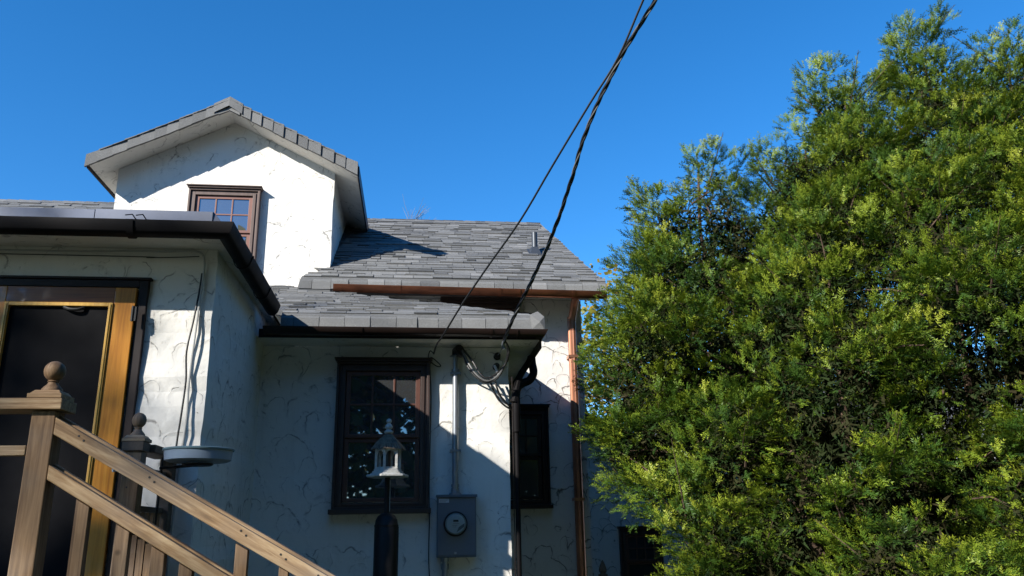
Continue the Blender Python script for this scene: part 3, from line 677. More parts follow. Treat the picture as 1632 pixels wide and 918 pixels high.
# loop of service conductors from the weatherhead
T = thing('service_loop', (.37, 6.68, 3.08), 'drooping loop of grey and black conductors between weatherhead and overhead cable', 'cable')
for k, (dx, dy, dz, m) in enumerate(((0, 0, 0, CBLG), (.03, -.015, .02, BLKP), (-.01, .02, -.012, BLKP))):
    mb = MB()
    P = smoothpts([(.365+dx*.5, 6.67, 3.075), (.395+dx, 6.65+dy, 3.01), (.43+dx, 6.62+dy, 2.93+dz), (.49+dx*.5, 6.60+dy, 2.845+dz), (.565, 6.59+dy, 2.80+dz), (.65-dx*.3, 6.57, 2.835+dz), (.715, 6.52, 2.93), (.738-dx*.3, 6.46, 3.02), (.715, 6.40, 3.07), (.69, 6.36, 3.085)], 7)
    mb.tube(P, .0085, 7); mb.build('conductor', m, T, True)
mb = MB(); mb.tube([(.731, 6.47, 2.985), (.722, 6.50, 2.945)], .013, 8); mb.tube([(.735, 6.46, 3.01), (.732, 6.468, 2.995)], .012, 8); mb.build('splice', BLKP, T, True)
# two black cables from the insulator to the corner
for k, q in enumerate(((.0, .0), (.035, .015))):
    cable('corner_cable', [(.60+q[0], 6.70, 2.855+q[1]), (.615+q[0], 6.68, 2.77+q[1]), (.665+q[0]*.7, 6.69, 2.67+q[1]), (.73+q[0]*.5, 6.71, 2.61+q[1]), (.79, 6.74, 2.585+q[1])], .0085, BLKP,
          ('lower' if k == 0 else 'upper')+' of two short black cables sagging to the addition corner', 'cable', 'cables sagging to the addition corner')
for nm, (x, z), lab, m in (('eye_bolt', (.672, 3.045), 'black eye bolt insulator under the gutter end', BLKP), ('insulator', (.662, 2.955), 'white and black insulator knob below the eye bolt', BLKP)):
    T = thing(nm, (x, 6.78, z), lab, 'insulator')
    mb = MB(); mb.lathe((x, YA-.005, z), [(.03, 0), (.03, .012), (.02, .02), (.018, .05), (.026, .056), (.026, .07)], 14, (0, -1, 0)); mb.build('base', m, T, True)
    if nm == 'insulator':
        mb = MB(); mb.tube([(x-.02, 6.72, z), (x+.0, 6.70, z-.05), (x+.02, 6.69, z-.095)], .011, 8); mb.build('white_sleeve', LABW, T, True)
    else:
        mb = MB(); mb.tube(smoothpts([(x, 6.73, z), (x+.02, 6.66, z+.02), (x+.02, 6.55, z+.035), (.69, 6.42, 3.07)], 4), .004, 6); mb.build('tie_wire', GALV, T, True)
# overhead lines
tail = [(2.05, 2.85, 6.13), (3.1, .9, 7.95), (4.9, -2.7, 11.0), (6.6, -6.0, 13.2)]
A_ = [(.13, 6.70, 3.05), (.150, 6.45, 3.075), (.199, 6.3, 3.12), (.325, 6.039, 3.288), (.495, 5.724, 3.489), (.713, 5.351, 3.739), (.894, 5.013, 4.003), (1.099, 4.665, 4.299), (1.246, 4.439, 4.507), (1.364, 4.2, 4.774), (1.51, 3.9, 5.09), (1.78, 3.38, 5.6)]
cable('overhead_line', A_+tail, .0075, BLKP, 'thin straight black overhead line ending left of the conduit', 'overhead wire', None, 5, 7)
B_ = [(.681, 6.33, 3.063), (.713, 6.163, 3.158), (.787, 5.937, 3.311), (.881, 5.674, 3.495), (.96, 5.429, 3.679), (1.036, 5.135, 3.921), (1.093, 4.882, 4.149), (1.167, 4.679, 4.333), (1.30, 4.42, 4.575), (1.445, 4.2, 4.779), (1.64, 3.9, 5.07), (1.95, 3.4, 5.55)]+[(x+.06, y, z) for x, y, z in tail]
T = thing('service_drop', (.69, 6.33, 3.07), 'thick twisted black overhead cable ending at the right end of the brown gutter', 'overhead wire')
core = smoothpts(B_, 14); acc = 0; strands = [[], [], []]
for i, q in enumerate(core):
    if i: acc += (q-core[i-1]).length
    t = (core[min(i+1, len(core)-1)]-core[max(i-1, 0)]).normalized(); a1 = t.orthogonal().normalized(); a2 = t.cross(a1)
    for k in range(3):
        a = acc*2*math.pi/.34+k*2.094; strands[k].append(q+(a1*math.cos(a)+a2*math.sin(a))*(.0078 if k else .008))
for k in range(3):
    mb = MB(); mb.tube(strands[k], (.0058, .0082, .0082)[k], 7); mb.build('strand' if k else 'messenger_strand', (CBLG, BLKP, BLKP)[k], T, True)
mb = MB(); mb.tube(smoothpts([(.69, 6.36, 3.02), (.678, 6.345, 3.05), (.683, 6.32, 3.075), (.70, 6.25, 3.11)], 5), .012, 8); mb.build('dead_end_clamp', GALV, T, True)
# thin phone line curl and drop beside the brown window
cable('phone_line', [(.13, 6.70, 3.05), (.10, 6.73, 3.08), (.085, 6.75, 3.03), (.11, 6.74, 2.985), (.16, 6.74, 2.95), (.19, 6.74, 2.955), (.15, 6.75, 3.0), (.105, 6.77, 3.03), (.10, 6.785, 2.96), (.112, 6.785, 2.7), (.108, 6.785, 2.3), (.104, 6.755, 2.0), (.106, 6.77, 1.85), (.110, 6.785, 1.7), (.108, 6.785, 1.4), (.13, 6.785, 1.0), (.13, 6.785, .1)], .0045, BLKP, 'thin black wire curling under the gutter then dropping along the brown window', 'wire')
cable('stapled_cable', [(-7, 5.085, 3.345), (-2.6, 5.085, 3.342), (-1.86, 5.085, 3.352), (-1.60, 5.083, 3.352), (-1.45, 5.08, 3.357), (-1.385, 5.08, 3.34), (-1.362, 5.08, 3.28), (-1.362, 5.08, 3.18), (-1.368, 5.075, 3.0), (-1.376, 5.07, 2.75), (-1.384, 5.075, 2.5), (-1.376, 5.07, 2.3), (-1.39, 5.075, 2.0), (-1.40, 5.075, 1.5), (-1.40, 5.075, .4)], .0065, CBLW, 'white cable stapled under the entry eave and down beside the corner', 'cable')
cable('drop_cable', [(-1.372, 5.085, 3.21), (-1.375, 5.075, 3.1), (-1.392, 5.07, 2.9), (-1.415, 5.07, 2.7), (-1.402, 5.07, 2.52), (-1.41, 5.07, 2.3), (-1.42, 5.07, 2.1), (-1.425, 5.07, 1.6), (-1.42, 5.07, .4)], .006, BLKP, 'black cable hanging loosely beside the white one on the entry wall', 'cable')
cable('soffit_wire', [(-7, 5.09, 3.318), (-2.2, 5.09, 3.318), (-1.7, 5.09, 3.312), (-1.40, 5.088, 3.325)], .003, BLKP, 'thin black wire along the entry wall just under the white cable', 'wire')
# utility pole that carries the overhead lines (behind the camera)
T = thing('utility_pole', (6.7, -6.15, 0), 'tall wooden utility pole carrying the overhead lines', 'utility pole')
mb = MB(); mb.tube([(6.7, -6.15, 0), (6.7, -6.15, 14.0)], [.17, .12], 14); mb.build('pole', BARKG, T, True)
mb = MB(); mb.box(5.9, 7.5, -6.35, -6.29, 13.0, 13.12); mb.build('crossarm', BARKG, T)

# ================================================================== DECK AND STAIR RAIL
T = thing('deck', (-3.2, 4.3, 0), 'weathered cedar deck and stair rail in front of the orange door', 'deck')
YP = 3.4
def post(x, y, ztop, mat, w_=.089):
    mb = MB(); mb.box(x-w_/2, x+w_/2, y-w_/2, y+w_/2, 0, ztop); return mb.build('post', mat, T, bevel=.004)
def finial(x, y, z, par, s=1):
    mb = MB(); mb.box(x-.064*s, x+.064*s, y-.064*s, y+.064*s, z, z+.018); mb.hexa([(x-.058*s, y-.058*s, z+.019), (x+.058*s, y-.058*s, z+.019), (x+.058*s, y+.058*s, z+.019), (x-.058*s, y+.058*s, z+.019), (x-.045*s, y-.045*s, z+.034), (x+.045*s, y-.045*s, z+.034), (x+.045*s, y+.045*s, z+.034), (x-.045*s, y+.045*s, z+.034)])
    mb.build('cap_plinth', WX, par, bevel=.002)
    mb = MB(); pr = [(.040, .035), (.039, .042), (.031, .052), (.021, .062), (.018, .070), (.022, .074), (.018, .078)]
    pr += [(.040*math.sin(a), .116-.041*math.cos(a)) for a in [math.radians(d) for d in range(25, 181, 12)]]
    mb.lathe((x, y, z), [(r_*s, h*s if 0 else h) for r_, h in pr], 24); mb.build('finial', WZ, par, True)
p1 = post(-1.450, YP, 2.088, WZ); finial(-1.450, YP, 2.137, p1)
mb = MB(); mb.box(-6.9, -1.378, YP-.072, YP+.075, 2.091, 2.135); mb.build('top_rail', WX, T, bevel=.003)
mb = MB(); mb.box(-6.9, -1.497, YP-.045, YP-.006, 1.917, 1.955); mb.build('upper_rail', WX, T, bevel=.003)
mb = MB(); mb.box(-6.9, -1.497, YP-.019, YP+.019, 1.15, 1.19); mb.build('bottom_rail', WX, T, bevel=.003)
bal = MB(); bal.box(-1.86, -1.822, YP-.005, YP+.033, 1.192, 2.088); b0 = bal.build('baluster', WZ, T, bevel=.002)
def addbal(src, dx, dy=0, dz=0):
    c = src.copy(); COL.objects.link(c); c.parent = src.parent; c.location = Vector(src.location)+Vector((dx, dy, dz)); return c
for k in range(1, 9): addbal(b0, -.135*k)
# second top post, with a short return rail to the house wall
p2 = post(-1.482, 4.565, 2.045, WZ)
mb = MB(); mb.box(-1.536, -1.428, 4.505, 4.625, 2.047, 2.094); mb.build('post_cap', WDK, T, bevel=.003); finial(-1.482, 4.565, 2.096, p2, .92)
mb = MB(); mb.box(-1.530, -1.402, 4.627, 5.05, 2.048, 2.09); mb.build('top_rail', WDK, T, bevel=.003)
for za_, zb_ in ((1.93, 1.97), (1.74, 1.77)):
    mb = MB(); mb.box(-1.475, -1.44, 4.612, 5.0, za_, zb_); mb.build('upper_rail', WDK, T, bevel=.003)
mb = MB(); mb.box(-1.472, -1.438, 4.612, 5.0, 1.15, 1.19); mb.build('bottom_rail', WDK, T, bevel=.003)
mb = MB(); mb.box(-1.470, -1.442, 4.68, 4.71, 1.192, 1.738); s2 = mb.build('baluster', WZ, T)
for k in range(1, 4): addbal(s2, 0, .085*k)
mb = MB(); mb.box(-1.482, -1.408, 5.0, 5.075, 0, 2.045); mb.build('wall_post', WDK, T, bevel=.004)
# stair rails
SL = -.57
def zr_(x, z0=2.045): return z0+SL*(x+1.405)
EX = .55
def slope_board(name, xa, xb, za, y0, y1, h, mat, par=None):
    mb = MB(); z0, z1 = za(xa), za(xb)
    mb.hexa([(xa, y0, z0-h), (xb, y0, z1-h), (xb, y1, z1-h), (xa, y1, z0-h), (xa, y0, z0), (xb, y0, z1), (xb, y1, z1), (xa, y1, z0)])
    return mb.build(name, mat, par or T, bevel=.003)
slope_board('handrail', -1.404, EX, lambda x: zr_(x, 2.064), YP-.045, YP-.007, .066, WXS)
slope_board('handrail', -1.404, EX, lambda x: zr_(x, 2.076), YP-.005, YP+.034, .072, WXS)
slope_board('lower_rail', -1.404, -.690, lambda x: 1.882-.60*(x+1.405), YP-.045, YP-.007, .056, WXS)
slope_board('lower_rail', -1.404, -.690, lambda x: 1.890-.60*(x+1.405), YP-.004, YP+.034, .056, WXS)
slope_board('lower_rail', -.632, EX, lambda x: 1.868-.60*(x+1.405), YP-.043, YP-.006, .056, WXS)
slope_board('lower_rail', -.632, EX, lambda x: 1.882-.60*(x+1.405), YP-.003, YP+.034, .056, WXS)
for x in (-1.262, -1.105, -.968, -.862):
    z = 1.882-.60*(x+1.405)-.058; mb = MB(); mb.hexa([(x-.025, YP-.043, .1), (x+.025, YP-.043, .1), (x+.025, YP-.004, .1), (x-.025, YP-.004, .1), (x-.025, YP-.043, z+.013), (x+.025, YP-.043, z-.017), (x+.025, YP-.004, z-.017), (x-.025, YP-.004, z+.013)]); mb.build('baluster', WZ, T, bevel=.002)
for x in (-.661, -.505, -.36, -.2, -.05, .1, .25, .4):
    z = zr_(x, 2.064)-.073; w_ = .0235; zl = .1
    mb = MB(); mb.hexa([(x-w_, YP-.044, .1), (x+w_, YP-.044, .1), (x+w_, YP-.008, .1), (x-w_, YP-.008, .1), (x-w_, YP-.044, z+.012), (x+w_, YP-.044, z-.015), (x+w_, YP-.008, z-.015), (x-w_, YP-.008, z+.012)]) if x < -.64 else mb.hexa([(x-.018, YP-.090+.044, .1), (x+.018, YP-.046, .1), (x+.018, YP-.0440, .1), (x-.018, YP-.044, .1), (x-.018, YP-.046, z+.01), (x+.018, YP-.046, z-.013), (x+.018, YP-.044, z-.013), (x-.018, YP-.044, z+.01)]) if 0 else mb.hexa([(x-.018, YP-.005, .1), (x+.018, YP-.005, .1), (x+.018, YP+.03, .1), (x-.018, YP+.03, .1), (x-.018, YP-.005, z+.01), (x+.018, YP-.005, z-.01), (x+.018, YP+.03, z-.01), (x-.018, YP+.03, z+.01)])
    mb.build('baluster', WZ, T, bevel=.002)
for x, z in ((-1.30, 1.99), (-1.02, 1.83), (-.66, 1.625), (-.505, 1.535), (-.36, 1.455)):
    for dz in (-.018, .0):
        mb = MB(); mb.lathe((x+(.012 if dz else -.008), YP-.0455, z+dz), [(.0045, 0), (.004, .0012)], 8, (0, -1, 0)); mb.build('screw', BLKP, T)
for dx, dz in ((-.02, 1.99), (.018, 1.985), (-.012, 1.86)):
    mb = MB(); mb.lathe((-1.482+dx, 4.5203, dz), [(.005, 0), (.004, .0012)], 8, (0, -1, 0)); mb.build('screw', BLKP, T)
# inner stringer-side balusters seen between the near ones
for x in (-1.425, -1.385, -1.345):
    mb = MB(); mb.box(x-.017, x+.017, 4.50, 4.53, .1, 1.60-.55*(x+1.385)); mb.build('baluster', WZ, T)
slope_board('stair_inner_rail', -1.44, -1.30, lambda x: 1.67-.55*(x+1.385), 4.495, 4.535, .06, WDK)
post(EX+.02, YP, 1.15, WZ)
# floor boards and treads (below the frame, but real)
for k in range(16):
    mb = MB(); mb.box(-6.9, -1.40, 3.36+.108*k, 3.36+.108*k+.10, 1.03, 1.06); mb.build('deck_board', WDK, T)
mb = MB(); mb.box(-6.9, -1.40, 3.36, 3.40, .83, 1.028); mb.box(-1.44, -1.40, 3.41, 5.07, .83, 1.028); mb.build('rim_joist', WX, T)
for k in range(5):
    z = 1.06-.175*(k+1); mb = MB(); mb.box(-1.39+.28*k, -1.39+.28*k+.30, 3.42, 4.48, z-.03, z); mb.build('tread', WX, T, bevel=.003)
for y in (3.40, 4.485):
    mb = MB(); mb.hexa([(-1.39, y, .75), (.05, y, 0.0), (.05, y+.03, 0.0), (-1.39, y+.03, .75), (-1.39, y, 1.02), (.25, y, .03), (.25, y+.03, .03), (-1.39, y+.03, 1.02)])
    mb.build('stringer', WX, T)

# ================================================================== BIRD BATH DISH ON THE RAIL
T = thing('bird_bath', (-1.165, 4.6, 1.98), 'shallow blue-grey round bird bath dish held out from the deck rail', 'bird bath')
mb = MB(); c = (-1.168, 4.60, 1.992)
mb.lathe(c, [(.05, .004), (.15, .0), (.170, .008), (.176, .062), (.171, .063), (.166, .012), (.05, .01)], 56); mb.build('dish', DISH, T, True)
mb = MB(); mb.lathe(c, [(.176, .056), (.182, .058), (.184, .066), (.180, .069), (.171, .067), (.170, .060)], 56); mb.build('rim', DISHR, T, True)
mb = MB(); mb.tube([(-1.168, 4.60, 1.978), (-1.30, 4.66, 1.972), (-1.395, 4.72, 1.972)], .008, 8); mb.tube([(-1.385, 4.72, 2.03), (-1.39, 4.72, 1.5)], .006, 8); mb.lathe((-1.168, 4.60, 1.972), [(.07, 0), (.08, .006), (.08, .012)], 24); mb.build('bracket', STEEL, T, True)

# ================================================================== BIRD FEEDER ON ITS POLE
fx, fy = -.208, 6.12
T = thing('bird_feeder', (fx, fy, 0), 'white gazebo bird feeder with a shake roof on a black pole and baffle', 'bird feeder')
HX = lambda r_: r_/math.cos(math.pi/6)
mb = MB(); mb.lathe((fx, fy, 2.0), [(.150, 0), (.158, .004), (.158, .016), (.150, .020)], 6, phase=.25); mb.build('platform', WHTP, T, bevel=.002)
mb = MB(); mb.lathe((fx, fy, 2.0), [(.128, .0205), (.128, .031), (.115, .032), (.115, .044), (.103, .045), (.103, .058), (.092, .059), (.092, .072)], 6, phase=.25); mb.build('stepped_base', WHTP, T, bevel=.001)
for k in range(6):
    a = 2*math.pi*(k+.25)/6; x, y = fx+.088*math.cos(a), fy+.088*math.sin(a)
    mb = MB(); mb.lathe((x, y, 2.0), [(.013, .06), (.013, .20)], 4, phase=.5+k); mb.build('column', WHTP, T)
    a2 = 2*math.pi*(k+1.25)/6; x2, y2 = fx+.088*math.cos(a2), fy+.088*math.sin(a2)
    # arched top between the columns
    mb = MB(); nseg = 8; vs = []
    cx_, cy_ = (x+x2)/2-fx, (y+y2)/2-fy; nl = math.hypot(cx_, cy_); nx_, ny_ = cx_/nl*.004, cy_/nl*.004
    for i in range(nseg+1):
        t = .12+.76*i/nseg; zz = 2.0+.155+.034*math.sqrt(max(0, 1-((i/nseg)*2-1)**2))
        for sgn in (-1, 1):
            px, py = x+(x2-x)*t+nx_*sgn, y+(y2-y)*t+ny_*sgn; vs += [(px, py, zz), (px, py, 2.203)]
    fs = []
    for i in range(nseg):
        b_ = i*4; fs += [(b_, b_+4, b_+5, b_+1), (b_+2, b_+3, b_+7, b_+6), (b_, b_+2, b_+6, b_+4)]
    mb.add(vs, fs); mb.build('arch_panel', WHTP, T)
mb = MB(); mb.lathe((fx, fy, 2.0), [(.020, .073), (.020, .2)], 8); mb.build('seed_tube', BLKP, T, True)
mb = MB(); mb.lathe((fx, fy, 2.0), [(.10, .203), (.10, .208)], 6, phase=.25); rf = mb.build('roof_board', WHTP, T)
rr = random.Random(5)
mb = MB()
tiers = [(.132, .198, .098, .240), (.106, .232, .070, .268), (.078, .260, .040, .295), (.050, .288, .012, .322)]
for ti, (r0, z0, r1, z1) in enumerate(tiers):
    for k in range(6):
        a0 = 2*math.pi*(k+.25)/6; a1 = 2*math.pi*(k+1.25)/6; ns = max(1, 6-ti)
        for j in range(ns):
            f0, f1 = j/ns+.015, (j+1)/ns-.015; d = rr.uniform(-.002, .003); zd = rr.uniform(-.003, .002)
            def P_(r_, f, z): return (fx+(math.cos(a0)*(1-f)+math.cos(a1)*f)*r_, fy+(math.sin(a0)*(1-f)+math.sin(a1)*f)*r_, 2.0+z)
            lo = [P_(r0+d, f0, z0+zd), P_(r0+d, f1, z0+zd), P_(r1, f1, z1), P_(r1, f0, z1)]
            hi = [(q[0], q[1], q[2]+.005) for q in lo]; mb.hexa(lo+hi, rr.random())
mb.build('shake_roof', SHAK, T)
mb = MB(); mb.lathe((fx, fy, 2.318), [(.026, 0), (.034, .008), (.034, .016), (.020, .024), (.017, .030), (.027, .040), (.028, .052), (.020, .066), (.012, .074), (.018, .082), (.021, .092), (.016, .104), (.006, .110)], 18); mb.build('finial', WHTP, T, True)
mb = MB(); mb.tube([(fx, fy, 0), (fx, fy, 2.0)], .019, 14); mb.build('pole', STEEL, T, True)
mb = MB(); mb.lathe((fx, fy, 0), [(.085, 1.02), (.085, 1.66), (.083, 1.664), (.078, 1.70), (.062, 1.73), (.035, 1.748), (.022, 1.75)], 32); bf = mb.build('baffle', STEEL, T, True)
mb = MB(); mb.lathe((fx, fy, 0), [(.0865, 1.655), (.0868, 1.668)], 32); mb.tube([(fx+.0865, fy-.006, 1.655), (fx+.0865, fy-.006, 1.03)], .0025, 5); mb.build('seam', STEEL, bf, True)
mb = MB(); mb.tube([(fx+.020, fy-.012, 1.98), (fx+.021, fy-.013, 1.76)], .0022, 5); mb.build('pole_cord', CBLW, T)

# ================================================================== PICKET POST
T = thing('picket_post', (1.644, 7.4, 0), 'pointed brown gothic post tip in front of the shaded corner', 'fence post')
mb = MB(); mb.box(1.609, 1.679, 7.365, 7.435, 0, 1.235); mb.build('post', WDK, T, bevel=.003)
mb = MB(); mb.lathe((1.644, 7.4, 0), [(.030, 1.236), (.030, 1.248), (.041, 1.258), (.041, 1.275), (.028, 1.31), (.012, 1.342), (.002, 1.355)], 4, phase=.5); mb.build('point', WDK, T)

# ================================================================== VEGETATION
def npmesh(name, V, F, tint, mat, parent=None, tri=True):
    o0 = Vector((0, 0, 0)); q = parent
    while q is not None:
        if q.name in ORG: o0 = ORG[q.name]; break
        q = q.parent
    V = V-np.array(o0); me = bpy.data.meshes.new(name); nv = len(V); nf = len(F); k = F.shape[1]
    me.vertices.add(nv); me.vertices.foreach_set('co', V.astype(np.float32).ravel())
    me.loops.add(nf*k); me.loops.foreach_set('vertex_index', F.astype(np.int32).ravel())
    me.polygons.add(nf); me.polygons.foreach_set('loop_start', np.arange(0, nf*k, k, dtype=np.int32))
    me.update(calc_edges=True)
    at = me.attributes.new('tint', 'FLOAT', 'POINT'); at.data.foreach_set('value', tint.astype(np.float32))
    me.materials.append(mat); ob = bpy.data.objects.new(name, me); COL.objects.link(ob); ob.parent = parent
    return ob
R_ = np.random.default_rng(12)
def unit(v): return v/np.maximum(np.linalg.norm(v, axis=-1, keepdims=True), 1e-9)
def instance(Pv, Pf, Pt, pos, xdir, ndir, scale):
    """copies of a small template (x along the shoot, z its normal) baked into one array"""
    x = unit(xdir); z = unit(ndir-x*(ndir*x).sum(-1, keepdims=True)); y = np.cross(z, x)
    n = len(pos); k = len(Pv)
    V = pos[:, None, :]+scale[:, None, None]*(Pv[None, :, 0:1]*x[:, None, :]+Pv[None, :, 1:2]*y[:, None, :]+Pv[None, :, 2:3]*z[:, None, :])
    F = Pf[None]+(np.arange(n)*k)[:, None, None]
    return V.reshape(-1, 3), F.reshape(-1, Pf.shape[1])
def spray(seed):
    r = np.random.default_rng(seed); V = []; F = []; T_ = []
    def shoot(o, d, ln, nl, npair):
        d = d/np.linalg.norm(d); s_ = np.array([-d[1], d[0], 0.])
        b = len(V); V.extend([o-s_*.0016, o+s_*.0016, o+d*ln]); F.append((b, b+1, b+2)); T_.extend([.1]*3)
        for i in range(npair):
            f = (i+.6)/npair; q = o+d*ln*f
            for sg in (-1, 1):
                an = math.radians(60-26*f+r.uniform(-10, 10)); nd = d*math.cos(an)+s_*sg*math.sin(an)+np.array([0, 0, r.uniform(-.1, .35)])
                l2 = nl*(.75+.4*math.sin(math.pi*(f*.8+.15)))*r.uniform(.85, 1.1); e = np.cross(nd, [0, 0, 1.]); e = e/np.linalg.norm(e)*.0040+np.array([0, 0, r.uniform(-.002, .002)])
                b = len(V); V.extend([q-e, q+e, q+nd*l2]); F.append((b, b+1, b+2)); T_.extend([.0+.12*f, .0+.12*f, .10+.25*f])
    shoot(np.zeros(3), np.array([1., 0, 0]), .10, .023, 7)
    for sg, f in ((-1, .025), (1, .05)):
        shoot(np.array([f, 0, 0]), np.array([.75, sg*r.uniform(.5, .8), r.uniform(-.1, .2)]), r.uniform(.045, .065), .019, 3)
    return np.array(V), np.array(F), np.array(T_)
SPR = [spray(i) for i in range(5)]

def yew():
    T = thing('yew_tree', (4.7, 7.0, 0), 'huge bushy dark green yew filling the right side of the view', 'yew tree')
    # pointed leaders (x, y, tip height, radius at the shoulder, height of that shoulder below the tip)
    ld = np.array([(2.66, 6.9, 5.45, .98, 2.5), (3.12, 7.2, 4.95, .9, 1.8), (3.78, 6.9, 5.72, 1.05, 2.0), (4.40, 7.1, 6.55, 1.12, 2.7), (4.95, 7.4, 6.20, 1.2, 2.2),
        (5.28, 7.0, 6.98, 1.15, 2.9), (5.75, 7.3, 6.35, 1.1, 2.0), (6.15, 6.9, 6.72, 1.3, 2.4), (6.9, 7.0, 6.7, 1.5, 2.5), (7.8, 7.0, 6.2, 1.6, 2.5),
        (2.22, 7.1, 4.45, .66, 1.7), (2.04, 6.85, 3.75, .54, 1.1), (3.0, 6.2, 3.3, .85, 1.3), (3.4, 6.1, 4.4, 1.0, 1.8), (4.4, 6.0, 4.9, 1.1, 2.0), (5.5, 5.9, 5.2, 1.2, 2.0),
        (6.6, 5.9, 5.5, 1.3, 2.0), (3.4, 5.4, 2.2, .9, 1.0), (4.6, 5.2, 2.9, 1.1, 1.4), (5.9, 5.1, 3.3, 1.1, 1.5), (7.2, 5.4, 4.0, 1.3, 1.5), (3.2, 7.9, 4.2, 1.0, 1.6), (4.6, 8.3, 5.2, 1.2, 2.0), (6.2, 8.3, 5.6, 1.3, 2.0), (2.02, 6.1, 2.08, .50, .5), (2.55, 6.3, 2.35, .85, .8)])
    nbump = R_.uniform(0, 6.28, (26, 3)); zmin = np.full(26, .3); zmin[24] = 1.45; zmin[25] = .5; zmin[0] = 1.55; zmin[1] = 1.2; zmin[10] = 2.2; zmin[11] = 2.25; zmin[12] = .7; zmin[17] = .5
    def inside(p):
        x = p[:, 0:1]-ld[None, :, 0]; y = p[:, 1:2]-ld[None, :, 1]; z = p[:, 2:3]; below = ld[None, :, 2]-z
        shp = np.clip(below/ld[None, :, 4], 0, 1)**.86
        low = np.clip(.50+.50*(z-.7)/1.7, .35, 1)*np.clip((z-zmin[None, :])/.45, 0, 1)**.5
        ang = np.arctan2(y, x)
        r = ld[None, :, 3]*shp*low*(1+.16*np.sin(3*ang+nbump[:, 0]+z*2.1)+.12*np.sin(5*ang+nbump[:, 1]-z*3.7)+.10*np.sin(z*6+nbump[:, 2]))
        cl = np.sin(p[:, 0:1]*6.1+1.3+np.sin(p[:, 2:3]*4.3))+np.sin(p[:, 1:2]*5.7+p[:, 2:3]*2.9)+np.sin(p[:, 2:3]*8.7+p[:, 0:1]*3.1+np.sin(p[:, 0:1]*5.0)*1.4)
        r = r*(1+.085*cl)
        d = r-np.hypot(x, y); d = np.where(below > 0, d, -9)
        k = d.argmax(1); return d.max(1), k
    P = R_.uniform((.9, 3.6, .35), (9.2, 9.8, 7.0), (420000, 3)); d, k = inside(P)
    shell = (d > 0) & (d < .34); P = P[shell]; k = k[shell]; d = d[shell]
    # fewer boughs far behind and outside the view
    keep = R_.random(len(P)) < np.where((P[:, 1] > 8.0), .45, 1)*np.where(P[:, 0] > 7.6, .4, 1)
    P = P[keep]; k = k[keep]; d = d[keep]
    g_ = np.sin(P[:, 0]*6.1+1.3+np.sin(P[:, 2]*4.3))+np.sin(P[:, 1]*5.7+P[:, 2]*2.9)+np.sin(P[:, 2]*8.7+P[:, 0]*3.1+np.sin(P[:, 0]*5.0)*1.4)+R_.normal(0, .45, len(P))
    kp = g_ > -.35; P = P[kp]; k = k[kp]; d = d[kp]
    nb = 3000; sel = R_.permutation(len(P))[:nb]; P = P[sel]; k = k[sel]; d = d[sel]
    pos = []; xd = []; nd = []; sc = []; ti = []; twigs = []
    for q, kk in zip(P, k):
        out = q[:2]-ld[kk, :2]; out = np.array([out[0], out[1], 0]); out = out/max(np.linalg.norm(out), .05)
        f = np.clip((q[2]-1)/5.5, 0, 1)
        az = R_.normal(0, .35); c_, s_ = math.cos(az), math.sin(az); out = np.array([out[0]*c_-out[1]*s_, out[0]*s_+out[1]*c_, 0])
        near_top = ld[kk, 2]-q[2] < .55
        el = math.radians(R_.normal(18+26*f+(28 if near_top else 0), 12)); dr_ = out*math.cos(el)+np.array([0, 0, math.sin(el)])
        ln = R_.uniform(.13, .27)*(.8 if near_top else 1); tone = np.clip(R_.normal(.22, .18)+.10*f, 0, .85); n = int(R_.integers(17, 27)*(.5+ln*2.6)); st = q-dr_*ln
        side = np.cross(dr_, [0, 0, 1.]); side /= np.linalg.norm(side); upv = np.cross(side, dr_)
        # a flattened clump of sprays radiating from the bough tip
        w3 = unit(R_.normal(size=(n, 3))*np.array([1, 1, .8])+np.array([.75, 0, .35])); rr3 = R_.uniform(.45, 1, n)**.6
        dir3 = w3[:, 0:1]*dr_+w3[:, 1:2]*side+w3[:, 2:3]*upv
        pos += list(q+(dr_*(w3[:, 0:1]*ln*1.15)+side*(w3[:, 1:2]*ln*.85)+upv*(w3[:, 2:3]*ln*.5))*rr3[:, None])
        xd += list(dir3+dr_*.5+R_.normal(0, .15, (n, 3))-np.array([0, 0, .12])); nd += list(R_.normal(0, .25, (n, 3))+np.array([0, 0, .8])+dir3*.5)
        sc += list(R_.uniform(.75, 1.3, n)); ti += list(tone+R_.normal(0, .10, n)+.14*(rr3-.5)+.10*w3[:, 2])  # sunlit clump tops and outer tips are lightened in the tint
        if R_.random() < .10: twigs.append((st-dr_*ln*1.2-np.array([0, 0, .05]), st+dr_*ln*.1, st+dr_*ln*.95))
    # inner, sparser, coarser foliage, darker tints standing in for crown shade
    P2 = R_.uniform((1.2, 4.2, .5), (8.6, 9.2, 6.2), (120000, 3)); d2, k2 = inside(P2); m = (d2 > .30) & (d2 < .75); P2 = P2[m][:1500]; 
    for q in P2:
        o_ = R_.normal(size=3)*np.array([1, 1, .4]); pos.append(q); xd.append(o_); nd.append(np.array([0, 0, 1.])+R_.normal(0, .4, 3)); sc.append(R_.uniform(1.3, 2.0)); ti.append(R_.uniform(0, .25))
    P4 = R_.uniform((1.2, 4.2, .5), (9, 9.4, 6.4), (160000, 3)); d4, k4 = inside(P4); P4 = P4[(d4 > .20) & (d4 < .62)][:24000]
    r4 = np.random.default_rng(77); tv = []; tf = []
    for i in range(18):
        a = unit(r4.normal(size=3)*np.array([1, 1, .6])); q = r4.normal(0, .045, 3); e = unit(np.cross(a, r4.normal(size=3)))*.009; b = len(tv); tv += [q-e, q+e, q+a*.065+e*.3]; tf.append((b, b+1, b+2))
    V4, F4 = instance(np.array(tv), np.array(tf), None, P4, R_.normal(size=(len(P4), 3)), R_.normal(size=(len(P4), 3)), R_.uniform(.8, 1.5, len(P4)))
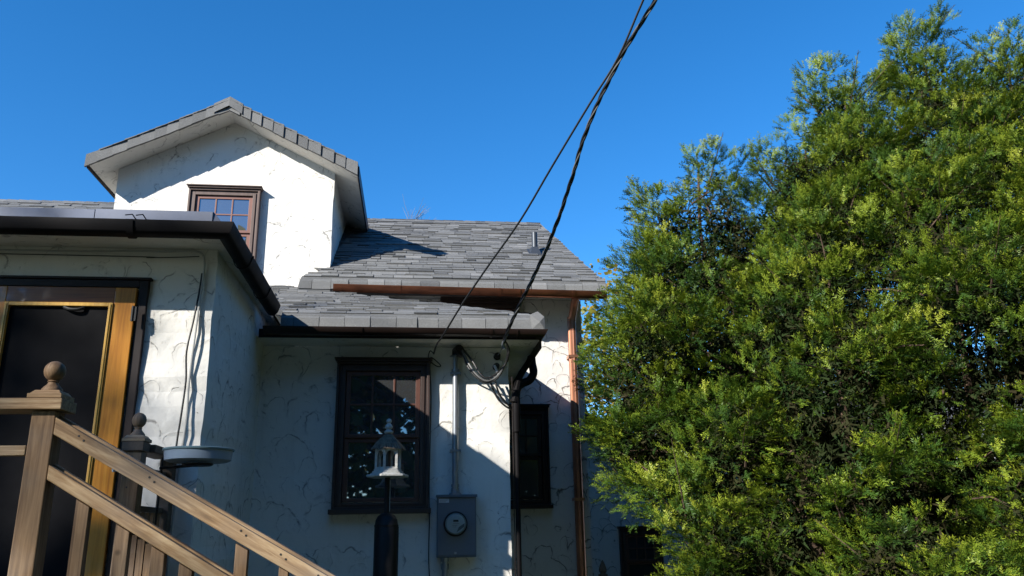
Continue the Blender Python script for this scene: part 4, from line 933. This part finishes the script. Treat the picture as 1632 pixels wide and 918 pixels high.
    npmesh('inner_foliage', V4, F4, np.repeat(R_.uniform(0, .5, len(P4)), len(tv)), YEWD, T)
    # feathery long shoots breaking the outline
    P3 = P[R_.permutation(len(P))[:330]]; k3 = inside(P3)[1]
    for q, kk in zip(P3, k3):
        out = np.append(q[:2]-ld[kk, :2], 0); out = out/max(np.linalg.norm(out), .05); dr_ = unit(out*R_.uniform(.5, 1)+np.array([0, 0, R_.uniform(.3, 1.3)])); L_ = R_.uniform(.18, .42)
        for i in range(7): pos.append(q+dr_*L_*i/7); xd.append(dr_+R_.normal(0, .25, 3)); nd.append(R_.normal(0, .4, 3)+np.array([0, 0, 1])); sc.append(.95-.08*i); ti.append(.30+.05*i)
        twigs.append((q-dr_*.2, q, q+dr_*L_))
    pos = np.array(pos); xd = np.array(xd); nd = np.array(nd); sc = np.array(sc); ti = np.array(ti)
    Vs = []; Fs = []; Ts = []; nv = 0; pick = R_.integers(0, 5, len(pos))
    for k in range(5):
        m = pick == k; Pv, Pf, Pt = SPR[k]
        V, F = instance(Pv, Pf, Pt, pos[m], xd[m], nd[m], sc[m]); Vs.append(V); Fs.append(F+nv); nv += len(V)
        Ts.append((ti[m][:, None]*.85+Pt[None, :]).ravel())
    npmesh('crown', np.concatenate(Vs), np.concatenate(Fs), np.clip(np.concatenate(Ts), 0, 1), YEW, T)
    print('yew sprays', len(pos), 'tris', sum(len(f) for f in Fs))
    mb = MB(); mb.tube([(4.7, 7.1, 0), (4.68, 7.08, .4), (4.72, 7.12, .9)], [.26, .22, .15], 12); mb.build('trunk', BARK, T, True)
    root = np.array([4.7, 7.1, 0])
    for lx, ly, zt, rad, sh in ld:
        if zt < 2.2: continue
        w_ = R_.uniform(-.12, .12, 4); top = zt-.55
        a = root+(np.array([lx, ly, 0])-root)*.18+np.array([0, 0, .35]); c_ = np.array([lx+w_[0], ly+w_[1], max(zt*.45, 1.0)])
        if lx < 2.8: a = np.array([3.9, 7.1, 1.3+.1*zt]); a[0] = 4.3; a[2] += .45; c_ = np.array([lx*.55+4.3*.45, ly+.1, min(top, 2.9)])
        Pn = smoothpts([tuple(a), tuple((a+c_)/2+np.array([w_[2], w_[3], -.12])), tuple(c_), (lx-w_[1], ly+w_[2], (c_[2]+top)/2), (lx, ly, top)], 3); n = len(Pn)
        mb = MB(); mb.tube(Pn, [.062*(1-.85*i/(n-1)) for i in range(n)], 7); mb.build('limb', BARK, T, True)
    mb = MB()
    for a, b, c_ in twigs: mb.tube([a, b, c_], [.009, .006, .0022], 5, False)
    for q in P2[:260]:
        b = q+R_.normal(0, .3, 3)*np.array([1, 1, .35]); mb.tube([q, (q+b)/2+np.array([0, 0, .04]), b], [.012, .009, .005], 5, False)
    mb.build('branches', BARK, T, True)
yew()

LEAFQ = (np.array([(0, 0, 0), (.5, -.42, .05), (1, 0, 0), (.5, .42, .05)]), np.array([(0, 1, 2, 3)]))
def broadleaf(name, loc, h, cr, n, lsize, mat, label, cat, trunk_r=.2, squash=1.1, dens=1.0, seed=1, base=None, group=None, clumps=60, csize=.28):
    r = np.random.default_rng(seed); T = thing(name, loc, label, cat, group)
    x0, y0, _ = loc; cz = h-cr*squash; C_ = np.array([x0, y0, cz])
    d = unit(r.normal(size=(clumps, 3))); rad = r.uniform(.35, 1.0, (clumps, 1))**.6
    cc = C_+d*rad*np.array([cr, cr, cr*squash]); crad = cr*csize*r.uniform(.6, 1.35, clumps)
    idx = r.integers(0, clumps, n); q = unit(r.normal(size=(n, 3)))*(r.random((n, 1))**.5)*crad[idx][:, None]
    pos = cc[idx]+q*np.array([1, 1, .75])
    V, F = instance(LEAFQ[0], LEAFQ[1], None, pos, r.normal(size=(n, 3)), r.normal(size=(n, 3))+np.array([0, 0, .8]), lsize*r.uniform(.6, 1.3, n))
    tt = np.clip(r.normal(.45, .18, clumps)[idx]+r.normal(0, .15, n), 0, 1)
    npmesh('crown', V, F, np.repeat(tt, 4), mat, T)
    mb = MB(); top = cz+cr*squash*.4
    mb.tube(smoothpts([(x0, y0, 0), (x0+.02*h, y0, h*.25), (x0-.01*h, y0+.01*h, h*.5), (x0, y0, top)], 4), [trunk_r*(1-.8*i/12) for i in range(13)], 10); mb.build('trunk', BARK, T, True)
    mb = MB()
    for k in range(0, clumps, 2):
        c0 = cc[k]; zz = max(h*.22, min(top, c0[2]-.35*np.linalg.norm(c0[:2]-C_[:2]))); a = np.array([x0, y0, zz]); mid = (a+c0)/2+np.array([0, 0, .08*cr])
        mb.tube(smoothpts([tuple(a), tuple(mid), tuple(c0)], 3), [trunk_r*.33*(1-.85*i/6) for i in range(7)], 5, False)
    mb.build('limbs', BARK, T, True)
    return T
broadleaf('maple_tree', (4.3, 13.6, 0), 6.3, 1.9, 9000, .085, MAPL, 'maple turning orange and yellow peeking out behind the yew and the roof end', 'maple tree', .13, .95, seed=3, clumps=50)
broadleaf('street_tree', (-22, -11.5, 0), 18.2, 4.3, 3600, .20, OAKL, 'tall broadleaf tree across the yard that dapples the entry wall', 'tree', .3, 1.2, seed=8, clumps=150, csize=.15)
BK = [(-5.5, -8, 10, 3.6, FIRL, 'unseen dark dense tree added on the left to block skylight'), (-.5, -7.5, 9.5, 3.4, OAKL, 'unseen green broadleaf tree straight across the yard, reflected and blocking skylight'), (4.5, -7.5, 10.5, 3.6, MAPL, 'unseen autumn maple right of the middle, reflected and blocking skylight'), (9.5, -6, 11, 3.8, FIRL, 'unseen dark dense tree added on the right to block skylight'),
      (13, -1, 11.5, 4.2, OAKL, 'unseen green broadleaf tree added at the right end to block skylight'), (14.5, 6, 11.5, 4.2, FIRL, 'unseen dark dense tree added at the far right to block skylight'), (2.2, -13, 14, 4.6, OAKL, 'unseen taller green tree added in the back row to block skylight'), (-4, -14, 14, 4.4, MAPL, 'unseen taller autumn maple added in the back row to block skylight'), (9, -13, 15, 5, OAKL, 'unseen tallest green tree added at the back right to block skylight'), (-13, 4, 8.5, 3.2, FIRL, 'unseen dark tree added left of the deck to block skylight')]
for i, (x, y, h, c_, m, lab) in enumerate(BK):  # ring of unseen trees packed to block skylight from the walls
    broadleaf('sky_block_tree', (x, y, 0), h, c_, 3600 if i in (1, 6) else 9000, .34, m, lab, 'tree', .25, 1.25, seed=20+i, clumps=80, csize=.32)
# bare twigs of a leafless tree rising behind the ridge
T = thing('bare_tree', (-1.6, 17, 0), 'leafless tree whose pale twig tips show above the ridge beside the dormer', 'tree')
mb = MB(); rb = random.Random(2)
mb.tube([(-1.6, 17, 0), (-1.5, 17, 4), (-1.5, 17, 7)], [.16, .12, .06], 8, True); mb.build('trunk', BARKG, T, True)
mb = MB()
def grow(q, d, ln, r_, lv):
    e = q+d*ln; m_ = q+d*ln*.5+Vector((rb.uniform(-.05, .05), 0, rb.uniform(0, .06)))*ln; mb.tube([q, m_, e], [r_, r_*.8, r_*.55], 4, False)
    if lv == 0: return
    for k in range(3 if lv > 1 else 4):
        nd_ = (d+Vector((rb.uniform(-.75, .75), rb.uniform(-.6, .6), rb.uniform(-.15, .6)))).normalized(); grow(q+d*ln*rb.uniform(.4, 1), nd_, ln*rb.uniform(.5, .75), r_*.55, lv-1)
for k in range(7):
    a = rb.uniform(0, 6.28); grow(Vector((-1.35, 17, 4.72+.25*k)), Vector((math.cos(a)*.8, math.sin(a)*.5, .55)).normalized(), 1.25, .028, 3)
mb.build('branches', BARKG, T, True)
# pale building glimpsed through the yew
T = thing('pale_outbuilding', (9, 15, 0), 'pale outbuilding glimpsed only through gaps low in the yew', 'outbuilding')
mb = MB(); mb.box(5.2, 13, 15, 19, 0, 3.3); mb.add([(5.2, 15.0, 3.301), (5.2, 19, 3.301), (5.2, 17, 4.5), (13, 15, 3.301), (13, 19, 3.301), (13, 17, 4.5)], [(0, 1, 2), (3, 5, 4)]); mb.build('wall', simple('pale_siding', (.62, .63, .66), .7), T)
mb = MB(); mb.add([(5.0, 14.7, 3.2), (13.2, 14.7, 3.2), (13.2, 17, 4.56), (5.0, 17, 4.56), (13.2, 19.3, 3.2), (5.0, 19.3, 3.2)], [(0, 1, 2, 3), (3, 2, 4, 5)]); mb.build('roof', SHIN, T)
mb = MB(); mb.box(6.4, 7.3, 14.95, 14.997, 0, 2.05); mb.build('door', BRN, T)
